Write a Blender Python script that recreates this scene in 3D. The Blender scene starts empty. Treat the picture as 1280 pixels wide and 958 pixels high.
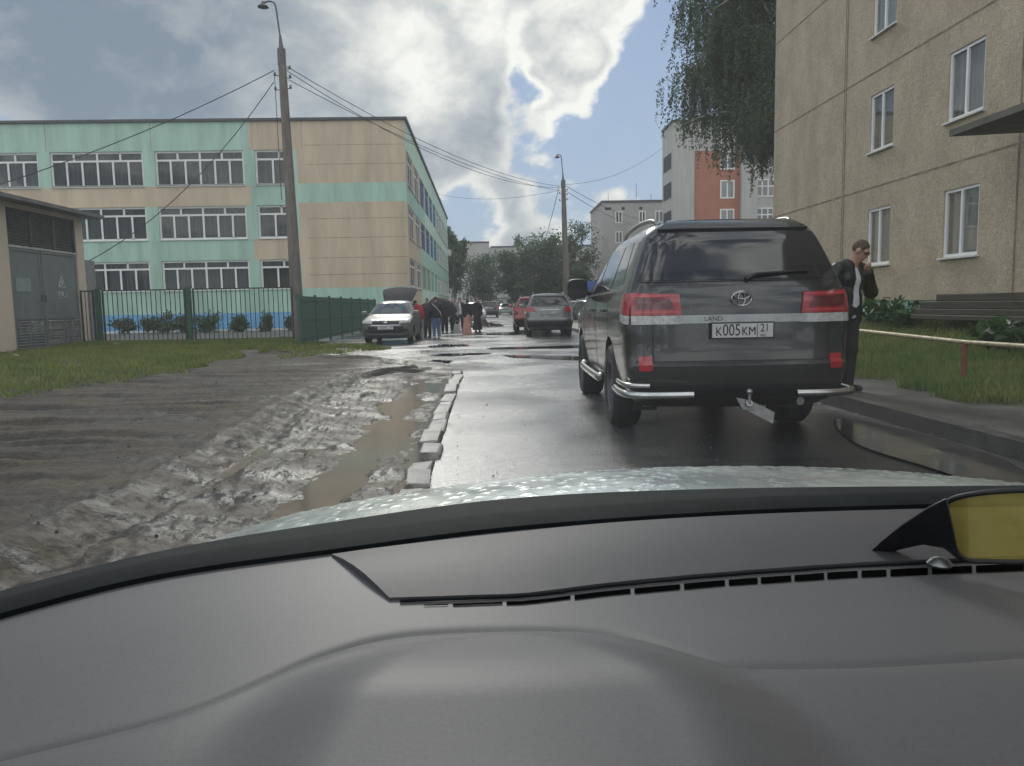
import bpy, bmesh, math, random
import numpy as np
from mathutils import Vector, Matrix, Euler
rng = np.random.default_rng(7); random.seed(7)
sc = bpy.context.scene
COL = sc.collection
R = math.radians
# ------------------------------------------------------------------ camera
F = 950.0
CAM_H = 1.25
PITCH, YAW, ROLL = 5.78, 2.1, 1.1
def cam_matrix(p, y, r):
    return (Matrix.Rotation(R(-y), 3, 'Z') @ Matrix.Rotation(R(90 - p), 3, 'X') @ Matrix.Rotation(R(-r), 3, 'Z'))
for _ in range(30):                                   # road vanishing point at pixel (605, 382)
    M = cam_matrix(PITCH, YAW, ROLL)
    d = M.transposed() @ Vector((0, 1, 0))
    px, py = 640 + F * d.x / -d.z, 479 - F * d.y / -d.z
    YAW += math.degrees((px - 605) / F) ; PITCH += math.degrees((382 - py) / F) * -1
CM = cam_matrix(PITCH, YAW, ROLL)
EYE = Vector((0, 0, CAM_H))
cam_d = bpy.data.cameras.new('camera'); cam = bpy.data.objects.new('camera', cam_d); COL.objects.link(cam)
cam.matrix_world = Matrix.Translation(EYE) @ CM.to_4x4()
cam_d.sensor_width = 36; cam_d.lens = F / 1280 * 36; cam_d.clip_start = 0.02; cam_d.clip_end = 3000
sc.camera = cam
def ray(px, py): return (CM @ Vector(((px - 640) / F, -(py - 479) / F, -1))).normalized()
def at(px, py, Y):
    d = ray(px, py); return EYE + d * ((Y - EYE.y) / d.y)
def gp(px, py, z=0.0):
    d = ray(px, py); return EYE + d * ((z - EYE.z) / d.z)
def onx(px, py, X):
    d = ray(px, py); return EYE + d * ((X - EYE.x) / d.x)
# ------------------------------------------------------------------ materials
def new_mat(name):
    m = bpy.data.materials.new(name); m.use_nodes = True
    nt = m.node_tree; nt.nodes.clear()
    out = nt.nodes.new('ShaderNodeOutputMaterial')
    return m, nt, out
def N(nt, typ, **kw):
    n = nt.nodes.new(typ)
    for k, v in kw.items():
        if k.startswith('i_'):
            key = k[2:].replace('_', ' ')
            n.inputs[key].default_value = v
        else: setattr(n, k, v)
    return n
def c4(c): return (c[0], c[1], c[2], 1.0)
MC = {}
def pm(name, base, rough=.6, metal=0., var=.18, scale=4., bump=0., bscale=40., spec=.5, coat=0., second=None, stretch=None, rvar=.0, detail=5., thr=(.35, .65)):
    """procedural principled material: two tones through noise, roughness variation and bump"""
    if name in MC: return MC[name]
    m, nt, out = new_mat(name)
    b = N(nt, 'ShaderNodeBsdfPrincipled')
    b.inputs['Metallic'].default_value = metal; b.inputs['Specular IOR Level'].default_value = spec
    b.inputs['Coat Weight'].default_value = coat; b.inputs['Coat Roughness'].default_value = .06
    tc = N(nt, 'ShaderNodeTexCoord'); vec = tc.outputs['Object']
    if stretch:
        mp = N(nt, 'ShaderNodeMapping'); mp.inputs['Scale'].default_value = stretch
        nt.links.new(vec, mp.inputs[0]); vec = mp.outputs[0]
    no = N(nt, 'ShaderNodeTexNoise'); no.inputs['Scale'].default_value = scale; no.inputs['Detail'].default_value = detail; no.inputs['Roughness'].default_value = .62
    nt.links.new(vec, no.inputs['Vector'])
    mr = N(nt, 'ShaderNodeMapRange'); mr.inputs[1].default_value, mr.inputs[2].default_value = thr
    nt.links.new(no.outputs['Fac'], mr.inputs[0])
    mx = N(nt, 'ShaderNodeMix', data_type='RGBA')
    if second is None: a_, b_ = [x * (1 - var) for x in base], [x * (1 + var) for x in base]
    else: a_, b_ = base, second
    mx.inputs[6].default_value = c4(a_); mx.inputs[7].default_value = c4(b_)
    nt.links.new(mr.outputs[0], mx.inputs[0]); nt.links.new(mx.outputs[2], b.inputs['Base Color'])
    if rvar:
        r2 = N(nt, 'ShaderNodeMapRange'); r2.inputs[1].default_value, r2.inputs[2].default_value = thr
        r2.inputs[3].default_value = max(.02, rough - rvar); r2.inputs[4].default_value = min(1, rough + rvar)
        nt.links.new(no.outputs['Fac'], r2.inputs[0]); nt.links.new(r2.outputs[0], b.inputs['Roughness'])
    else: b.inputs['Roughness'].default_value = rough
    if bump:
        nb = N(nt, 'ShaderNodeTexNoise'); nb.inputs['Scale'].default_value = bscale; nb.inputs['Detail'].default_value = 4
        nt.links.new(vec, nb.inputs['Vector'])
        bp = N(nt, 'ShaderNodeBump'); bp.inputs['Strength'].default_value = min(1, bump); bp.inputs['Distance'].default_value = .02
        nt.links.new(nb.outputs['Fac'], bp.inputs['Height']); nt.links.new(bp.outputs[0], b.inputs['Normal'])
    nt.links.new(b.outputs[0], out.inputs[0])
    MC[name] = m; return m
def glass_mat(name, tint, refl=.12, rough=0.0):
    if name in MC: return MC[name]
    m, nt, out = new_mat(name)
    t = N(nt, 'ShaderNodeBsdfTransparent'); t.inputs[0].default_value = c4(tint)
    g = N(nt, 'ShaderNodeBsdfGlossy'); g.inputs['Roughness'].default_value = rough; g.inputs['Color'].default_value = (1, 1, 1, 1)
    mx = N(nt, 'ShaderNodeMixShader'); 
    lw = N(nt, 'ShaderNodeLayerWeight'); lw.inputs[0].default_value = .35
    mr = N(nt, 'ShaderNodeMapRange'); mr.inputs[3].default_value = refl * .6; mr.inputs[4].default_value = min(1, refl * 4)
    nt.links.new(lw.outputs['Facing'], mr.inputs[0]); nt.links.new(mr.outputs[0], mx.inputs[0])
    nt.links.new(t.outputs[0], mx.inputs[1]); nt.links.new(g.outputs[0], mx.inputs[2]); nt.links.new(mx.outputs[0], out.inputs[0])
    MC[name] = m; return m
# ------------------------------------------------------------------ objects
def tag(o, label=None, cat=None, group=None, kind=None):
    if label: o['label'] = label
    if cat: o['category'] = cat
    if group: o['group'] = group
    if kind: o['kind'] = kind
    return o
def empty(name, loc=(0, 0, 0), rz=0.0, label=None, cat=None, group=None):
    o = bpy.data.objects.new(name, None); COL.objects.link(o); o.location = loc; o.rotation_euler = (0, 0, rz); o.empty_display_size = .2
    return tag(o, label, cat, group)
class MB:
    def __init__(s): s.v = []; s.f = []; s.mi = []
    def add(s, vs, fs, m=0):
        k = len(s.v); s.v += [tuple(p) for p in vs]; s.f += [tuple(i + k for i in f) for f in fs]; s.mi += [m] * len(fs); return s
    def box(s, c, d, rot=None, m=0):
        x, y, z = d[0] / 2, d[1] / 2, d[2] / 2
        P = [Vector(p) for p in ((-x, -y, -z), (x, -y, -z), (x, y, -z), (-x, y, -z), (-x, -y, z), (x, -y, z), (x, y, z), (-x, y, z))]
        if rot is not None:
            E = rot if isinstance(rot, Matrix) else Euler(rot).to_matrix()
            P = [E @ p for p in P]
        c = Vector(c)
        return s.add([p + c for p in P], [(0, 3, 2, 1), (4, 5, 6, 7), (0, 1, 5, 4), (1, 2, 6, 5), (2, 3, 7, 6), (3, 0, 4, 7)], m)
    def b2(s, lo, hi, m=0): return s.box([(a + b) / 2 for a, b in zip(lo, hi)], [abs(b - a) for a, b in zip(lo, hi)], None, m)
    def tube(s, pts, r, n=8, m=0, cap=True):
        pts = [Vector(p) for p in pts]; rs = r if isinstance(r, (list, tuple)) else [r] * len(pts)
        base = len(s.v); vs = []; prev = None
        for i, p in enumerate(pts):
            t = (pts[min(i + 1, len(pts) - 1)] - pts[max(i - 1, 0)]).normalized()
            if prev is None:
                a = Vector((0, 0, 1)) if abs(t.z) < .9 else Vector((1, 0, 0)); u = t.cross(a).normalized()
            else: u = (prev - t * prev.dot(t)).normalized()
            prev = u; w = t.cross(u)
            for k in range(n):
                q = 2 * math.pi * k / n; vs.append(p + (u * math.cos(q) + w * math.sin(q)) * rs[i])
        fs = []
        for i in range(len(pts) - 1):
            for k in range(n):
                fs.append((i * n + k, i * n + (k + 1) % n, (i + 1) * n + (k + 1) % n, (i + 1) * n + k))
        if cap: fs.append(tuple(range(n - 1, -1, -1))); fs.append(tuple((len(pts) - 1) * n + k for k in range(n)))
        return s.add(vs, fs, m)
    def lathe(s, prof, c=(0, 0, 0), axis='Z', n=24, m=0):
        vs = []; c = Vector(c)
        for (r, z) in prof:
            for k in range(n):
                q = 2 * math.pi * k / n; a, b = r * math.cos(q), r * math.sin(q)
                vs.append(c + (Vector((a, b, z)) if axis == 'Z' else Vector((z, a, b)) if axis == 'X' else Vector((b, z, a))))
        fs = []
        for i in range(len(prof) - 1):
            for k in range(n): fs.append((i * n + k, i * n + (k + 1) % n, (i + 1) * n + (k + 1) % n, (i + 1) * n + k))
        return s.add(vs, fs, m)
    def prism(s, poly, fn0, fn1, m=0):
        n = len(poly); a = [fn0(p) for p in poly]; b = [fn1(p) for p in poly]
        fs = [tuple(range(n - 1, -1, -1)), tuple(range(n, 2 * n))] + [(i, (i + 1) % n, n + (i + 1) % n, n + i) for i in range(n)]
        return s.add(a + b, fs, m)
    def build(s, name, mats, parent=None, smooth=None, normals=True, loc=None):
        me = bpy.data.meshes.new(name); me.from_pydata([tuple(p) for p in s.v], [], s.f)
        for mm in (mats if isinstance(mats, (list, tuple)) else [mats]): me.materials.append(mm)
        if any(s.mi): me.polygons.foreach_set('material_index', s.mi)
        if normals:
            bm = bmesh.new(); bm.from_mesh(me); bmesh.ops.recalc_face_normals(bm, faces=bm.faces); bm.to_mesh(me); bm.free()
        if smooth is not None:
            me.shade_smooth(); me.set_sharp_from_angle(angle=R(smooth))
        me.update()
        return link(name, me, parent)
def link(name, me, parent=None):
    o = bpy.data.objects.new(name, me); COL.objects.link(o)
    if parent is not None: o.parent = parent
    return o
def np_mesh(name, V, Fq, mats, parent=None, smooth=None, mi=None):
    """fast mesh from numpy arrays; faces all the same size"""
    me = bpy.data.meshes.new(name); V = np.asarray(V, np.float32); Fq = np.asarray(Fq, np.int32)
    k = Fq.shape[1]
    me.vertices.add(len(V)); me.vertices.foreach_set('co', V.ravel())
    me.loops.add(Fq.size); me.loops.foreach_set('vertex_index', Fq.ravel())
    me.polygons.add(len(Fq)); me.polygons.foreach_set('loop_start', np.arange(0, Fq.size, k, dtype=np.int32))
    for mm in (mats if isinstance(mats, (list, tuple)) else [mats]): me.materials.append(mm)
    if mi is not None: me.polygons.foreach_set('material_index', np.asarray(mi, np.int32))
    me.update(calc_edges=True); me.validate()
    if smooth is not None:
        me.shade_smooth(); me.set_sharp_from_angle(angle=R(smooth))
    return link(name, me, parent)
def bevel_obj(o, w=.01, seg=2):
    bm = bmesh.new(); bm.from_mesh(o.data)
    es = [e for e in bm.edges if len(e.link_faces) == 2 and e.calc_face_angle(0) > R(30)]
    bmesh.ops.bevel(bm, geom=es, offset=w, segments=seg, affect='EDGES', profile=.6)
    bm.to_mesh(o.data); bm.free(); return o
def text_mesh(s, size, depth=.002, xscale=1.0):
    """lettering as verts and faces in the XZ plane, centred, facing -Y"""
    cu = bpy.data.curves.new('t', 'FONT'); cu.body = s; cu.size = size; cu.align_x = 'CENTER'; cu.align_y = 'CENTER'; cu.extrude = depth; cu.resolution_u = 3
    ob = bpy.data.objects.new('t', cu); COL.objects.link(ob)
    dg = bpy.context.evaluated_depsgraph_get(); me = bpy.data.meshes.new_from_object(ob.evaluated_get(dg))
    vs = [(v.co.x * xscale, -v.co.z, v.co.y) for v in me.vertices]; fs = [tuple(p.vertices) for p in me.polygons]
    bpy.data.objects.remove(ob); bpy.data.curves.remove(cu); bpy.data.meshes.remove(me)
    return vs, fs
def catmull(pts, n):
    pts = [Vector(p) for p in pts]; out = []
    P = [pts[0] * 2 - pts[1]] + pts + [pts[-1] * 2 - pts[-2]]
    for i in range(1, len(P) - 2):
        for k in range(n):
            t = k / n; a, b, c, d = P[i - 1], P[i], P[i + 1], P[i + 2]
            out.append(.5 * ((2 * b) + (c - a) * t + (2 * a - 5 * b + 4 * c - d) * t * t + (3 * b - a - 3 * c + d) * t ** 3))
    out.append(pts[-1]); return out
def fbm2(X, Y, seed=0, octs=5, lac=2.1, gain=.5):
    """value noise in numpy"""
    r = np.random.default_rng(seed); tot = np.zeros_like(X, dtype=float); amp = 1.; fr = 1.; s = 0
    T = r.random((256, 256))
    for o in range(octs):
        x = X * fr + 17.3 * o; y = Y * fr + 9.1 * o
        xi = np.floor(x).astype(int); yi = np.floor(y).astype(int); fx = x - xi; fy = y - yi
        fx = fx * fx * (3 - 2 * fx); fy = fy * fy * (3 - 2 * fy)
        a = T[xi % 256, yi % 256]; b = T[(xi + 1) % 256, yi % 256]; c = T[xi % 256, (yi + 1) % 256]; d_ = T[(xi + 1) % 256, (yi + 1) % 256]
        tot += amp * ((a * (1 - fx) + b * fx) * (1 - fy) + (c * (1 - fx) + d_ * fx) * fy); s += amp; amp *= gain; fr *= lac
    return tot / s - .5
def sstep(a, b, x):
    t = np.clip((x - a) / (b - a), 0, 1); return t * t * (3 - 2 * t)
# ------------------------------------------------------------------ ground, road, mud, puddles
def sheet(name, xs, ys, zf, mat, smooth=60, kind='structure'):
    X, Y = np.meshgrid(xs, ys); Z = zf(X, Y)
    V = np.stack([X, Y, Z], -1).reshape(-1, 3); nx = len(xs); ny = len(ys)
    i = (np.arange(ny - 1)[:, None] * nx + np.arange(nx - 1)[None, :]).ravel()
    o = np_mesh(name, V, np.stack([i, i + 1, i + nx + 1, i + nx], -1), mat, None, smooth)
    o['kind'] = kind; return o
def wet_asphalt():
    m, nt, out = new_mat('wet asphalt')
    b = N(nt, 'ShaderNodeBsdfPrincipled'); tc = N(nt, 'ShaderNodeTexCoord')
    n1 = N(nt, 'ShaderNodeTexNoise'); n1.inputs['Scale'].default_value = .55; n1.inputs['Detail'].default_value = 6
    n2 = N(nt, 'ShaderNodeTexNoise'); n2.inputs['Scale'].default_value = 55; n2.inputs['Detail'].default_value = 3
    vo = N(nt, 'ShaderNodeTexVoronoi'); vo.inputs['Scale'].default_value = 130
    for n in (n1, n2, vo): nt.links.new(tc.outputs['Object'], n.inputs['Vector'])
    mr = N(nt, 'ShaderNodeMapRange'); mr.inputs[1].default_value = .35; mr.inputs[2].default_value = .65; nt.links.new(n1.outputs['Fac'], mr.inputs[0])
    mx = N(nt, 'ShaderNodeMix', data_type='RGBA'); mx.inputs[6].default_value = (.075, .077, .078, 1); mx.inputs[7].default_value = (.12, .12, .118, 1)
    nt.links.new(mr.outputs[0], mx.inputs[0])
    cs = N(nt, 'ShaderNodeMapRange'); cs.inputs[1].default_value = .25; cs.inputs[2].default_value = .75; cs.inputs[3].default_value = .55; cs.inputs[4].default_value = 1.4
    nt.links.new(n2.outputs['Fac'], cs.inputs[0])
    ml = N(nt, 'ShaderNodeMix', data_type='RGBA', blend_type='MULTIPLY'); ml.inputs[0].default_value = 1
    nt.links.new(mx.outputs[2], ml.inputs[6]); nt.links.new(cs.outputs[0], ml.inputs[7]); nt.links.new(ml.outputs[2], b.inputs['Base Color'])
    rr = N(nt, 'ShaderNodeMapRange'); rr.inputs[1].default_value = .35; rr.inputs[2].default_value = .62; rr.inputs[3].default_value = .14; rr.inputs[4].default_value = .32
    nt.links.new(n1.outputs['Fac'], rr.inputs[0])
    # standing film of water round the parked cars on the right-hand side
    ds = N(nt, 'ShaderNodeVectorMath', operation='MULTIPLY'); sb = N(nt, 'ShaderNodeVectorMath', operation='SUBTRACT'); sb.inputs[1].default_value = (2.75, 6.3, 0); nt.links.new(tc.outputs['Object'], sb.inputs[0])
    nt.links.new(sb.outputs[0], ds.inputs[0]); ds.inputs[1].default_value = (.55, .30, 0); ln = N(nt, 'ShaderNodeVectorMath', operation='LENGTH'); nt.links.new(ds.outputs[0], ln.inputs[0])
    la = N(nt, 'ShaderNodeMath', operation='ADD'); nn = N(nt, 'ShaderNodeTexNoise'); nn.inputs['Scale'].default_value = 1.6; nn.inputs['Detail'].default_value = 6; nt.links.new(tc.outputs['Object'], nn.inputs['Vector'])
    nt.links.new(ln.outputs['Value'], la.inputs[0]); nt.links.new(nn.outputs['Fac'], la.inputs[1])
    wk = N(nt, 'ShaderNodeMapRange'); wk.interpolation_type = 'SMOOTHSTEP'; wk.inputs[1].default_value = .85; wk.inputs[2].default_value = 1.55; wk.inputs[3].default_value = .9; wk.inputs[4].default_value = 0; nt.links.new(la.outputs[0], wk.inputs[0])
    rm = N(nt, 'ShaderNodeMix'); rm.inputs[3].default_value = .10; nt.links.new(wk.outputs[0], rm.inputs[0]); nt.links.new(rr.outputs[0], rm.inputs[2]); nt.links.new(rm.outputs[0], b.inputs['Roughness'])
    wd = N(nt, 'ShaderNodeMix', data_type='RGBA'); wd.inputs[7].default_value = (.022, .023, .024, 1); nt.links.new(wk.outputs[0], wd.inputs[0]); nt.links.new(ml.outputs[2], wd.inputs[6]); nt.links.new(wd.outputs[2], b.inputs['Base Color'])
    b.inputs['Specular IOR Level'].default_value = .6
    ad = N(nt, 'ShaderNodeMath', operation='ADD'); nt.links.new(n2.outputs['Fac'], ad.inputs[0]); nt.links.new(vo.outputs['Distance'], ad.inputs[1])
    bp = N(nt, 'ShaderNodeBump'); bp.inputs['Strength'].default_value = .32; bp.inputs['Distance'].default_value = .006
    nt.links.new(ad.outputs[0], bp.inputs['Height']); nt.links.new(bp.outputs[0], b.inputs['Normal'])
    nt.links.new(b.outputs[0], out.inputs[0]); return m
def mud_mat():
    m, nt, out = new_mat('churned wet mud')
    b = N(nt, 'ShaderNodeBsdfPrincipled'); tc = N(nt, 'ShaderNodeTexCoord')
    mp = N(nt, 'ShaderNodeMapping'); mp.inputs['Scale'].default_value = (.28, 2.1, 1); nt.links.new(tc.outputs['Object'], mp.inputs[0])
    n1 = N(nt, 'ShaderNodeTexNoise'); n1.inputs['Scale'].default_value = 1.6; n1.inputs['Detail'].default_value = 8; n1.inputs['Roughness'].default_value = .65
    nt.links.new(mp.outputs[0], n1.inputs['Vector'])
    n2 = N(nt, 'ShaderNodeTexNoise'); n2.inputs['Scale'].default_value = 24; n2.inputs['Detail'].default_value = 6
    nt.links.new(tc.outputs['Object'], n2.inputs['Vector'])
    cr = N(nt, 'ShaderNodeValToRGB'); e = cr.color_ramp.elements
    e[0].position = .33; e[0].color = (.013, .011, .0085, 1); e[1].position = .62; e[1].color = (.085, .072, .054, 1)
    k = cr.color_ramp.elements.new(.48); k.color = (.042, .036, .028, 1)
    nt.links.new(n1.outputs['Fac'], cr.inputs[0])
    mm = N(nt, 'ShaderNodeMapRange'); mm.inputs[1].default_value = .3; mm.inputs[2].default_value = .7; mm.inputs[3].default_value = .7; mm.inputs[4].default_value = 1.35
    nt.links.new(n2.outputs['Fac'], mm.inputs[0])
    ml = N(nt, 'ShaderNodeMix', data_type='RGBA', blend_type='MULTIPLY'); ml.inputs[0].default_value = 1
    nt.links.new(cr.outputs[0], ml.inputs[6]); nt.links.new(mm.outputs[0], ml.inputs[7]); nt.links.new(ml.outputs[2], b.inputs['Base Color'])
    # the churned strip beside the kerb holds more water: glossier there
    sx = N(nt, 'ShaderNodeSeparateXYZ'); nt.links.new(tc.outputs['Object'], sx.inputs[0])
    w = N(nt, 'ShaderNodeMapRange'); w.interpolation_type = 'SMOOTHSTEP'; w.inputs[1].default_value = -3.2; w.inputs[2].default_value = -1.9; w.inputs[3].default_value = .72; w.inputs[4].default_value = .46
    nt.links.new(sx.outputs[0], w.inputs[0])
    wn = N(nt, 'ShaderNodeMapRange'); wn.inputs[1].default_value = .35; wn.inputs[2].default_value = .65; wn.inputs[3].default_value = -.1; wn.inputs[4].default_value = .22
    nt.links.new(n1.outputs['Fac'], wn.inputs[0])
    ad = N(nt, 'ShaderNodeMath', operation='ADD', use_clamp=True); nt.links.new(w.outputs[0], ad.inputs[0]); nt.links.new(wn.outputs[0], ad.inputs[1]); nt.links.new(ad.outputs[0], b.inputs['Roughness'])
    b.inputs['Specular IOR Level'].default_value = .17
    bp = N(nt, 'ShaderNodeBump'); bp.inputs['Strength'].default_value = .6; bp.inputs['Distance'].default_value = .018
    nt.links.new(n2.outputs['Fac'], bp.inputs['Height']); nt.links.new(bp.outputs[0], b.inputs['Normal'])
    nt.links.new(b.outputs[0], out.inputs[0]); return m
M_ROAD = wet_asphalt(); M_MUD = mud_mat()
M_SOIL = pm('trodden soil', (.05, .045, .038), .7, second=(.10, .09, .07), scale=.6, bump=.5, bscale=9)
M_BROWNWATER = pm('muddy water', (.13, .11, .085), .10, second=(.18, .15, .115), scale=1.2, spec=.6)
M_PUDDLE = pm('clear puddle water', (.022, .022, .021), .02, second=(.03, .029, .026), scale=2, spec=.6)
M_KERB = pm('kerb concrete', (.12, .11, .095), .5, second=(.33, .32, .30), scale=7, bump=.5, bscale=60, rvar=.2)
M_WALK = pm('wet grey paving', (.042, .043, .04), .5, second=(.075, .076, .07), scale=2.2, bump=.4, bscale=90, rvar=.15)
def L(*a): return np.array(a)
g = sheet('ground', np.concatenate([np.linspace(-900, -60, 8), np.linspace(-50, 50, 21), np.linspace(60, 900, 8)]), np.concatenate([np.linspace(-200, -20, 5), np.linspace(-10, 150, 33), np.linspace(170, 1500, 9)]), lambda X, Y: X * 0 - .06, M_SOIL)
# road: narrow lane by the kerb, wider where cars stand past the kerb's end
ys = np.concatenate([np.linspace(-3, 30, 67), np.linspace(31, 190, 80)])
def road_left(y): return -0.42 - 5.6 * sstep(14.2, 24, y) + 1.2 * sstep(45, 60, y) + .12 * np.sin(y * 1.7) * sstep(15, 17, y)
U = np.linspace(0, 1, 30)
Yg, Ug = np.meshgrid(ys, U, indexing='ij')
Xg = road_left(Yg) + (4.02 - road_left(Yg)) * Ug
Zg = .004 + .02 * fbm2(Xg * .5, Yg * .25, 3, 3) * np.clip(1 - np.abs(Ug - .5) * 1.6, 0, 1)
V = np.stack([Xg, Yg, Zg], -1).reshape(-1, 3); nx = 30
i = (np.arange(len(ys) - 1)[:, None] * nx + np.arange(nx - 1)[None, :]).ravel()
np_mesh('road', V, np.stack([i, i + 1, i + nx + 1, i + nx], -1), M_ROAD, None, 60)['kind'] = 'structure'
# mud lot on the left, real ruts and clods
ysm = 2.2 + (np.geomspace(1, 12.5, 430) - 1) / 11.5 * 27.0
um = np.concatenate([np.linspace(0, .38, 230)[:-1], np.linspace(.38, 1, 210)])
Ym, Um = np.meshgrid(ysm, um, indexing='ij')
FARM = sstep(13.6, 15.2, Ym)
XR = -.50 + (road_left(Ym) + 1.25 + .42 - .08) * FARM + .25 * np.sin(Ym * 2.3) * FARM
Xm = XR - Um ** 1.15 * 17.
D = XR - Xm                                            # metres left of the road edge
base = (-.060 + .105 * sstep(.7, 2.0, D)) * (1 - FARM) + FARM * (-.045 + .10 * sstep(.2, 2.2, D)) + .05 * sstep(3, 9, D)
base = base * 1.0 + .03 * sstep(13, 17, Ym)
rut = -.07 * np.exp(-((D - 1.72 - .1 * np.sin(Ym * .8)) / .13) ** 2) + .05 * np.exp(-((D - 2.05 - .1 * np.sin(Ym * .8)) / .12) ** 2) - .06 * np.exp(-((D - .62 - .08 * np.sin(Ym * .6)) / .2) ** 2)
cl = fbm2(Xm * 10.5, Ym * 5.0, 5, 6, gain=.62); churn = np.exp(-((D - 1.65) / .75) ** 2)
lot = sstep(2.1, 3.2, D)
tr = fbm2(Xm * .55 + 3, Ym * 3.0, 8, 4) * .13 * lot      # vehicle tracks across the lot
tr += fbm2(Xm * 2.2, Ym * 9.0, 18, 3) * .03 * lot
Zm = base + rut + cl * (.050 + .016 * churn) * (1 - .2 * lot) + fbm2(Xm * 21, Ym * 13, 55, 3) * .024 * (.4 + churn) + tr + fbm2(Xm * .4, Ym * .4, 9, 3) * .06 + fbm2(Xm * 1.6, Ym * 1.1, 19, 3) * .075 * (1 - lot)
for (y0t, slp, dep, wd) in ((3.3, .05, .05, .10), (4.0, .09, .07, .13), (4.9, .03, .055, .11), (5.6, .12, .075, .14), (6.6, .05, .06, .13), (7.4, -.04, .07, .16), (8.6, .10, .08, .18), (9.9, .02, .07, .17), (11.3, .08, .08, .2), (12.6, -.03, .07, .2), (14.5, .05, .07, .22)):
    ln = Ym - y0t - slp * (Xm + 3) - .35 * fbm2(Xm * .45, Xm * 0 + y0t, 40, 3)
    Zm += (-dep * np.exp(-(ln / wd) ** 2) + dep * .45 * np.exp(-((abs(ln) - wd * 1.7) / (wd * .6)) ** 2)) * lot * (.55 + 1.1 * fbm2(Xm * .8, Ym * .8, 41, 2))
Zm += fbm2(Xm * 3.2, Ym * 1.2, 57, 3) * .04 * churn + fbm2(Xm * 2.2, Ym * 1.9, 58, 4) * .15 * sstep(1.9, 1.2, D) * (1 - FARM)
Zm -= .10 * np.exp(-(D / .12) ** 2) * (1 - FARM)
V = np.stack([Xm, Ym, Zm], -1).reshape(-1, 3); nx = len(um)
i = (np.arange(len(ysm) - 1)[:, None] * nx + np.arange(nx - 1)[None, :]).ravel()
np_mesh('mud', V, np.stack([i, i + nx, i + nx + 1, i + 1], -1), M_MUD, None, 80)['kind'] = 'structure'
def mud_z(x, y):
    iy = int(np.argmin(abs(ysm - y))); return float(Zm[iy, int(np.argmin(abs(Xm[iy] - x)))])
# yard behind the fences
sheet('yard', np.linspace(-60, -6, 40), np.linspace(26.6, 48.3, 24), lambda X, Y: .0 + .05 * fbm2(X * .3, Y * .3, 2, 3), pm('yard asphalt', (.10, .10, .095), .6, second=(.16, .155, .145), scale=1.5, bump=.3))
M_FILM2 = pm('kerbside water', (.022, .022, .021), .14, second=(.04, .038, .035), scale=2, rvar=.06, spec=.4)
def blob_sheet(name, cx, cy, rx, ry, z, mat, seed, rot=0., n=64, amp=.35):
    r = np.random.default_rng(seed); ph = r.random(6) * 6.28; pts = []
    for k in range(n):
        q = 2 * math.pi * k / n
        m_ = 1 + amp * sum(math.sin((j + 2) * q + ph[j]) / (j + 1.6) for j in range(6))
        x, y = rx * m_ * math.cos(q), ry * m_ * math.sin(q)
        pts.append((cx + x * math.cos(rot) - y * math.sin(rot), cy + x * math.sin(rot) + y * math.cos(rot), z))
    o = MB().add(pts, [tuple(range(n))]).build(name, mat, None, normals=False)
    if o.data.polygons[0].normal.z < 0: o.data.flip_normals()
    o['kind'] = 'structure'; return o
# brown water standing in the channel: one level sheet, the mud rises through it
MB().add([(-2.6, 2.2, -.055), (-.45, 2.2, -.055), (-.45, 14.5, -.055), (-2.6, 14.5, -.055)], [(0, 1, 2, 3)]).build('puddle', M_BROWNWATER, None)['kind'] = 'structure'
bpud = bpy.data.objects['puddle']; bpud['label'] = 'brown muddy water standing beside the left kerb stones'; bpud['category'] = 'puddle'
for k, (px_, py_, rx, ry, rot) in enumerate([(561, 432, .5, .9, .1), (574, 443, .75, .42, -.3), (700, 434, 1.7, .7, -.15), (695, 447, .45, 1.5, .75), (632, 417, 1.3, 1.6, 0), (549, 452, .25, .5, 0)]):
    p = gp(px_, py_, 0.016); blob_sheet('puddle', p.x, p.y, rx, ry, .0165 + .0005 * k, M_PUDDLE, 30 + k, rot)
blob_sheet('puddle', 3.55, 5.9, .42, 1.5, .0195, M_FILM2, 55, 0, amp=.2)
M_FILM = pm('thin water film on asphalt', (.045, .046, .047), .15, second=(.075, .076, .077), scale=1.3, rvar=.07, spec=.6)
# small stones washed over the asphalt
def pebbles(name, n, fx_, s0, s1, mat):
    C = []; Fs = []
    for k in range(n):
        x, y, z = fx_(); s = random.uniform(s0, s1); a = random.random() * 6.28; b = len(C)
        P = [(math.cos(a + q) * s * random.uniform(.7, 1.2), math.sin(a + q) * s * random.uniform(.6, 1.1), 0) for q in (0, 1.57, 3.14, 4.71)]
        C += [(x + p[0], y + p[1], z - .002) for p in P] + [(x + p[0] * .5, y + p[1] * .5, z + s * random.uniform(.5, .9)) for p in P]
        Fs += [(b, b + 1, b + 5, b + 4), (b + 1, b + 2, b + 6, b + 5), (b + 2, b + 3, b + 7, b + 6), (b + 3, b, b + 4, b + 7), (b + 4, b + 5, b + 6, b + 7)]
    o = np_mesh(name, C, Fs, mat); o['kind'] = 'stuff'; return o
pebbles('gravel', 130, lambda: (lambda y: (-.35 + 2.6 * random.random() ** 1.6, y, .012))(4.2 + 9 * random.random() ** 1.7), .004, .012, pm('dark wet stone', (.03, .029, .027), .4, second=(.09, .087, .08), scale=30))
def _mz():
    iy = random.randrange(0, 300); iu = random.randrange(20, 330); return (float(Xm[iy, iu]), float(ysm[iy]), float(Zm[iy, iu]))
pebbles('gravel', 500, _mz, .005, .016, M_MUD)
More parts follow.
